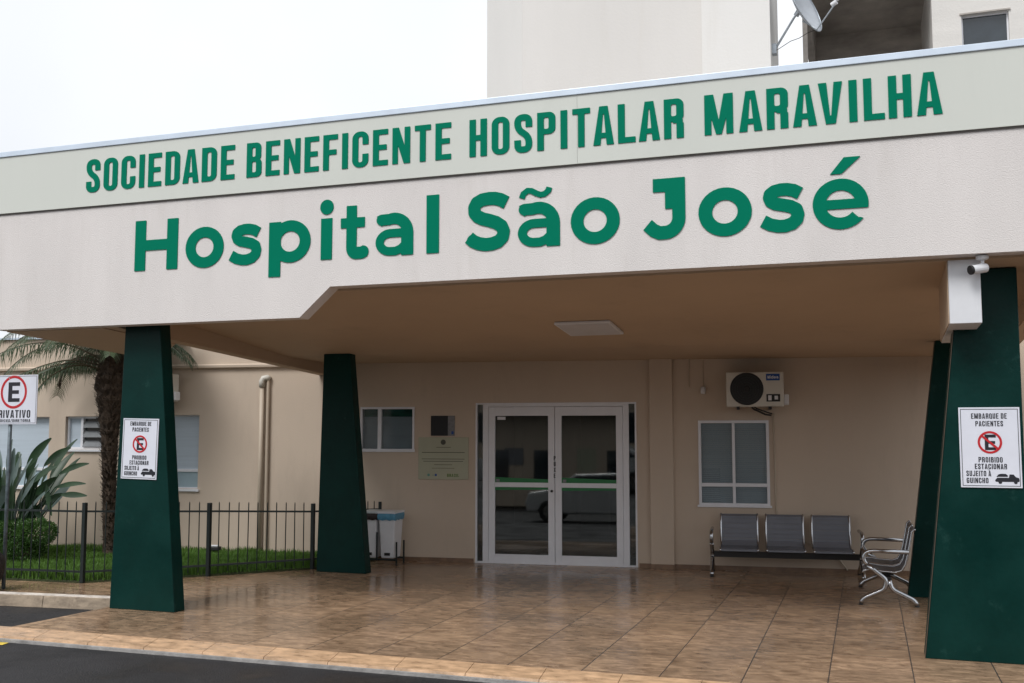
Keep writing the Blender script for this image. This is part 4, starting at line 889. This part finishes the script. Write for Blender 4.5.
def strelitzia():
    base = Vector((-10.75,10.95,.03)); t = thing('bird_of_paradise_plant', 'tall bird of paradise plant with broad paddle leaves at the left edge', 'plant', base); dk, pl, st = MB(), MB(), MB()
    for i in range(62):
        az = random.uniform(0,6.28); r0 = random.uniform(0,.25); el = R(random.uniform(58,89)); hl = random.uniform(.30,1.15)
        b0 = Vector((math.cos(az)*r0-.15,math.sin(az)*r0,0)); d = Vector((math.cos(az)*math.cos(el),math.sin(az)*math.cos(el)*.8,math.sin(el)))
        tip = b0+d*hl; paddle(pl if i % 6 == 0 else dk, st, b0, tip, d+Vector((math.cos(az)*.15,math.sin(az)*.1,0)), random.uniform(.42,.62), random.uniform(.06,.10), random.uniform(.1,.5))
    for (tx,ty,tz,ux,uz,L,W,bd) in ((.72,0,1.12,1,.45,.50,.045,.3),(.75,-.1,.95,1,.22,.50,.04,.25),(.85,-.1,.86,1,.02,.42,.045,.1),(.66,-.15,1.0,.22,-1,.42,.04,0),(.40,-.1,.72,.65,-.75,.45,.05,.1),(.42,.05,1.22,.8,.62,.5,.06,.3),(.5,-.2,1.02,.75,.6,.42,.065,.3),(.28,-.1,1.2,.6,.8,.55,.07,.3),(.45,-.1,.85,.7,.65,.4,.06,.2),(.5,.0,.72,.8,.5,.34,.055,.2)):
        paddle(dk, st, Vector((.05,0,.1)), Vector((tx,ty,tz)), Vector((ux,0,uz)), L, W, bd)
    for (tx,tz,ux,uz) in ((.25,.75,.55,.9),(.35,.6,.7,.8),(.15,.9,.5,1),(.3,.55,.6,.7)): paddle(pl, st, Vector((.05,-.1,.1)), Vector((tx,-.15,tz)), Vector((ux,0,uz)), .5, .04, .2)
    cr = dk.build('leaves','strel',t,smooth=True); pl.build('pale_leaves','strelpale',t,smooth=True); st.build('leaf_stalks','strel',t)
strelitzia()
def leafy(name, label, cat, loc, blobs, n, size, m):
    t = thing(name, label, cat, loc); b = MB()
    core = MB()
    for i in range(n):
        c, rx, ry, rz = random.choice(blobs); a = random.uniform(0,6.28); u = random.uniform(-1,1); s = math.sqrt(1-u*u); k = random.uniform(.72,1.05)**.7
        nn = Vector((s*math.cos(a),s*math.sin(a),u)); k *= 1+.16*mnoise.noise(nn*3.1+Vector(c)*2)
        p = Vector((c[0]+rx*nn.x*k, c[1]+ry*nn.y*k, c[2]+rz*nn.z*k)); d = (nn+Vector([random.uniform(-.9,.9) for _ in range(3)])).normalized(); q = d.cross(Vector([random.uniform(-1,1) for _ in range(3)])).normalized()
        L = size*random.uniform(.6,1.2); W = L*.45; b.add([p, p+d*L*.5+q*W*.5, p+d*L, p+d*L*.5-q*W*.5], [(0,1,2,3)])
    b.build('foliage', m, t); b = MB()
    for c, rx, ry, rz in blobs:
        for _ in range(4): b.tube([(c[0]*.3+random.uniform(-.03,.03),c[1]*.3,0),(c[0]*.7,c[1]*.7,c[2]*.55),(c[0]+random.uniform(-.1,.1),c[1],c[2])], [.018,.012,.006], 6)
    b.build('stems','bark2',t); return t
leafy('clipped_bush','rounded clipped green bush on the lawn behind the fence','bush',(-10.25,10.55,.04),[((-.06,0,.33),.42,.33,.20),((.24,.02,.39),.24,.25,.16),((-.5,0,.30),.48,.35,.22),((.1,0,.17),.25,.22,.15),((-1.0,.1,.3),.4,.35,.22)],15000,.034,'hedge')
# dark rounded lump of unknown kind by the post
bm = bmesh.new(); bmesh.ops.create_icosphere(bm, subdivisions=4, radius=1)
for v in bm.verts:
    k = 1+.10*mnoise.noise(v.co*1.6)+.03*mnoise.noise(v.co*5); v.co = Vector((v.co.x*.23*k, v.co.y*.2*k, v.co.z*.25*k+.25))
me = bpy.data.meshes.new('rounded_lump'); bm.to_mesh(me); bm.free(); o = link('rounded_lump', me, 'darklump', smooth=True); o.location = (-9.03,8.80,.0)
tag(o, 'dark rounded stone at the left edge in front of the sign post', 'lump')

# ================================================================== UPPER BUILDINGS
tw = thing('stair_tower', 'tall pale windowless tower rising behind the canopy', 'tower', (-4,18,0))
b = MB(); b.box(-1.97,0,0,1.424,4,16); b.build('wall','towera',tw)
b = MB(); b.hexa([(-2.94,.7,0),(-1.971,.0,0),(-1.971,4,0),(-2.94,4,0)], [(-2.94,.7,16),(-1.971,.0,16),(-1.971,4,16),(-2.94,4,16)]); b.build('corner_wall','towerc',tw)
b = MB(); b.box(1.425,-.10,0,2.604,1.75,16); b.build('projecting_wall','towerb',tw)
ub = thing('upper_building', 'upper storey with open concrete balcony and white rendered wall behind the canopy', 'building', (0,20.5,0))
M['upwall'] = mat('white_render', (.68,.66,.63), .8, var=.05, vscale=1.2, bump=.4, bscale=25, stretch=(.5,.5,3))
BX0, BX1, BZ = -0.9794, 1.386, 10.6972
b = MB(); b.box(BX0,3.4,3,BX1+.01,3.6,BZ); b.build('balcony_back_wall','concrete',ub)
b = MB(); b.box(BX0,-.3,BZ+.001,BX1+.01,3.6,BZ+.25); b.build('balcony_ceiling','concrete',ub)
b = MB(); b.box(BX0,.0,3,BX0+.09,.12,BZ-.9); b.build('balcony_pier','concrete',ub); b = MB(); b.box(BX0,.0,BZ-.899,BX0+.14,3.39,BZ) ; b.build('balcony_side_beam','concrete',ub)
b = MB(); b.box(BX0+.161,0,7.5,BX1-.2,3.39,7.65); b.build('balcony_floor','concrete',ub)
wv = wall_holes(BX1-.0, 10, 3, 13.5, .3, [(1.8962,2.7049,8.2,9.5014)]); me = bpy.data.meshes.new('wall'); me.from_pydata(wv.v, [], wv.f); link('wall', me, 'upwall', ub)
b = MB(); b.box(BX1,.301,3,BX1+.2,3.39,BZ); b.build('return_wall','upwall',ub)
b = MB(); b.box(BX0,-.3,BZ+.251,BX1-.001,3.6,13.5); b.build('upper_wall','upwall',ub)
b = MB(); frame_rect(b,1.8962,2.7049,8.2,9.5014,.03,.08,.14); wf = b.build('window_frame','white',ub); b = MB(); b.box(1.9262000000000001,.1,8.23,2.6749,.11,9.471400000000001); b.build('pane','darkpane',wf)
b = MB(); b.box(1.8662,-.03,9.5024,2.7348999999999997,.07,9.5314); b.build('lintel','concrete',ub)
# satellite dish
t = thing('satellite_dish', 'grey satellite dish on a bracket at the tower corner', 'satellite dish', (-1.38,18.3,8.45))
b = MB(); b.box(-.02,-.07,-.09,.06,.07,.09); b.tube([(.03,0,0),(.37,-.045,.52),(.42,-.05,.58)], .022, 8); b.build('bracket','galv',t)
ax = Vector((.80,-.35,.32)).normalized(); cen = Vector((.47,-.05,.64)); e1 = Vector((.25,0,-1)); e1 = (e1-ax*e1.dot(ax)).normalized(); e2 = ax.cross(e1)
vs, fs = [], []; nr, na = 8, 40
for i in range(nr+1):
    r = .47*i/nr
    for k in range(na):
        a = 2*math.pi*k/na; vs.append(cen+e1*r*math.cos(a)*1.08+e2*r*math.sin(a)+ax*(r*r*.55))
for i in range(nr):
    for k in range(na): fs.append((i*na+k,i*na+(k+1)%na,(i+1)*na+(k+1)%na,(i+1)*na+k))
b = MB(); b.add(vs,fs); o = b.build('reflector','dish',t,smooth=True); s = o.modifiers.new('t','SOLIDIFY'); s.thickness = .006
b = MB(); rim = [cen+e1*.47*math.cos(2*math.pi*k/48)*1.08+e2*.47*math.sin(2*math.pi*k/48)+ax*(.47*.47*.55) for k in range(49)]; b.tube(rim,.010,6); b.build('rim','galv',o,smooth=True)
low = cen+e1*.49+ax*.13; lnb = low+Vector((.34,-.08,.42))
b = MB(); b.tube([cen+e1*.2-ax*.03,low,lnb],.014,8); b.build('feed_arm','galv',t)
b = MB(); b.tube([lnb-ax*.0,lnb-ax*.10],.042,12); b.tube([lnb+Vector((0,0,.02))+ax*.01,lnb+ax*.05+Vector((0,0,.03))],.022,10); b.build('feed_horn','whitepl',t)
b = MB(); b.tube([cen-ax*.01,cen-ax*.10+e1*.05],.05,10); b.build('mount','galv',t)
b = MB(); b.tube([(.05,0,-.02),(.3,0,.12),(.45,-.02,.15),(.60,-.04,.22),tuple(low)], .006, 6); b.build('cable','black',t)

# ================================================================== ACROSS THE ROAD (seen only as reflections in the glass)
ab = thing('facing_building', 'long beige building across the road with an added green band, seen reflected in the doors', 'building', (-6,-22,0))
b = MB(); b.box(-25,-8,0,22,0,6.5); b.build('wall','wall',ab); b = MB(); b.box(-25,.001,4.3,22,1.2,6.0); b.build('added_green_band','green',ab)  # band added so the door glass reflects a dark strip near its top
for i in range(13):
    b = MB(); x = -22+i*3.4; b.box(x,.001,1.2,x+1.2+.5*(i%3),.05,2.6); b.build('window','darkpane',ab)
    b = MB(); b.box(x+2.0,.001,1.6+.3*(i%2),x+2.9,.04,2.7); b.build('wall_poster','postergrey' if i%2 else 'plaque',ab)
    if i % 3 == 1: b = MB(); b.box(x+1.78,.001,0,x+1.95,.16,4.29); b.build('pillar','concrete',ab)
def car(loc, rz, label):
    t = thing('parked_car', label, 'car', loc, rz, 'cars parked across the road')
    side = [(-2.0,.30),(-2.05,.55),(-1.95,.85),(-1.15,.98),(-.55,1.40),(.75,1.45),(1.55,1.05),(1.95,.95),(2.02,.6),(1.98,.30),(1.62,.28),(1.5,.5),(1.25,.6),(1.0,.5),(.9,.25),(-.95,.25),(-1.05,.5),(-1.3,.6),(-1.55,.5),(-1.66,.28)]
    b = MB(); b.prism(side, lambda x,z: (x,-.82,z), lambda x,z: (x,.82,z)); b.build('body','carpaint',t,bevel=.06)
    b = MB(); b.prism([(-1.02,1.0),(-.52,1.34),(.70,1.38),(1.30,1.04)], lambda x,z: (x,-.826,z), lambda x,z: (x,.826,z)); b.build('window','darkpane',t)
    for x in (-1.3,1.25):
        for y in (-.80,.80):
            b = MB(); b.lathe([(.30,-.10),(.32,-.06),(.32,.06),(.30,.10)], (x,y,.32), 24, 'y'); wh = b.build('wheel','tyre',t); b = MB(); b.lathe([(.19,-.105),(.19,.105)], (x,y,.32), 16, 'y'); b.build('rim','chrome',wh)
    return t
car((-9.5,-4.5,RZ), R(8), 'white hatchback parked across the road, seen reflected in the doors')
car((-4.0,-5.0,RZ), R(5), 'white car parked nearer the doors across the road, seen reflected in the glass')
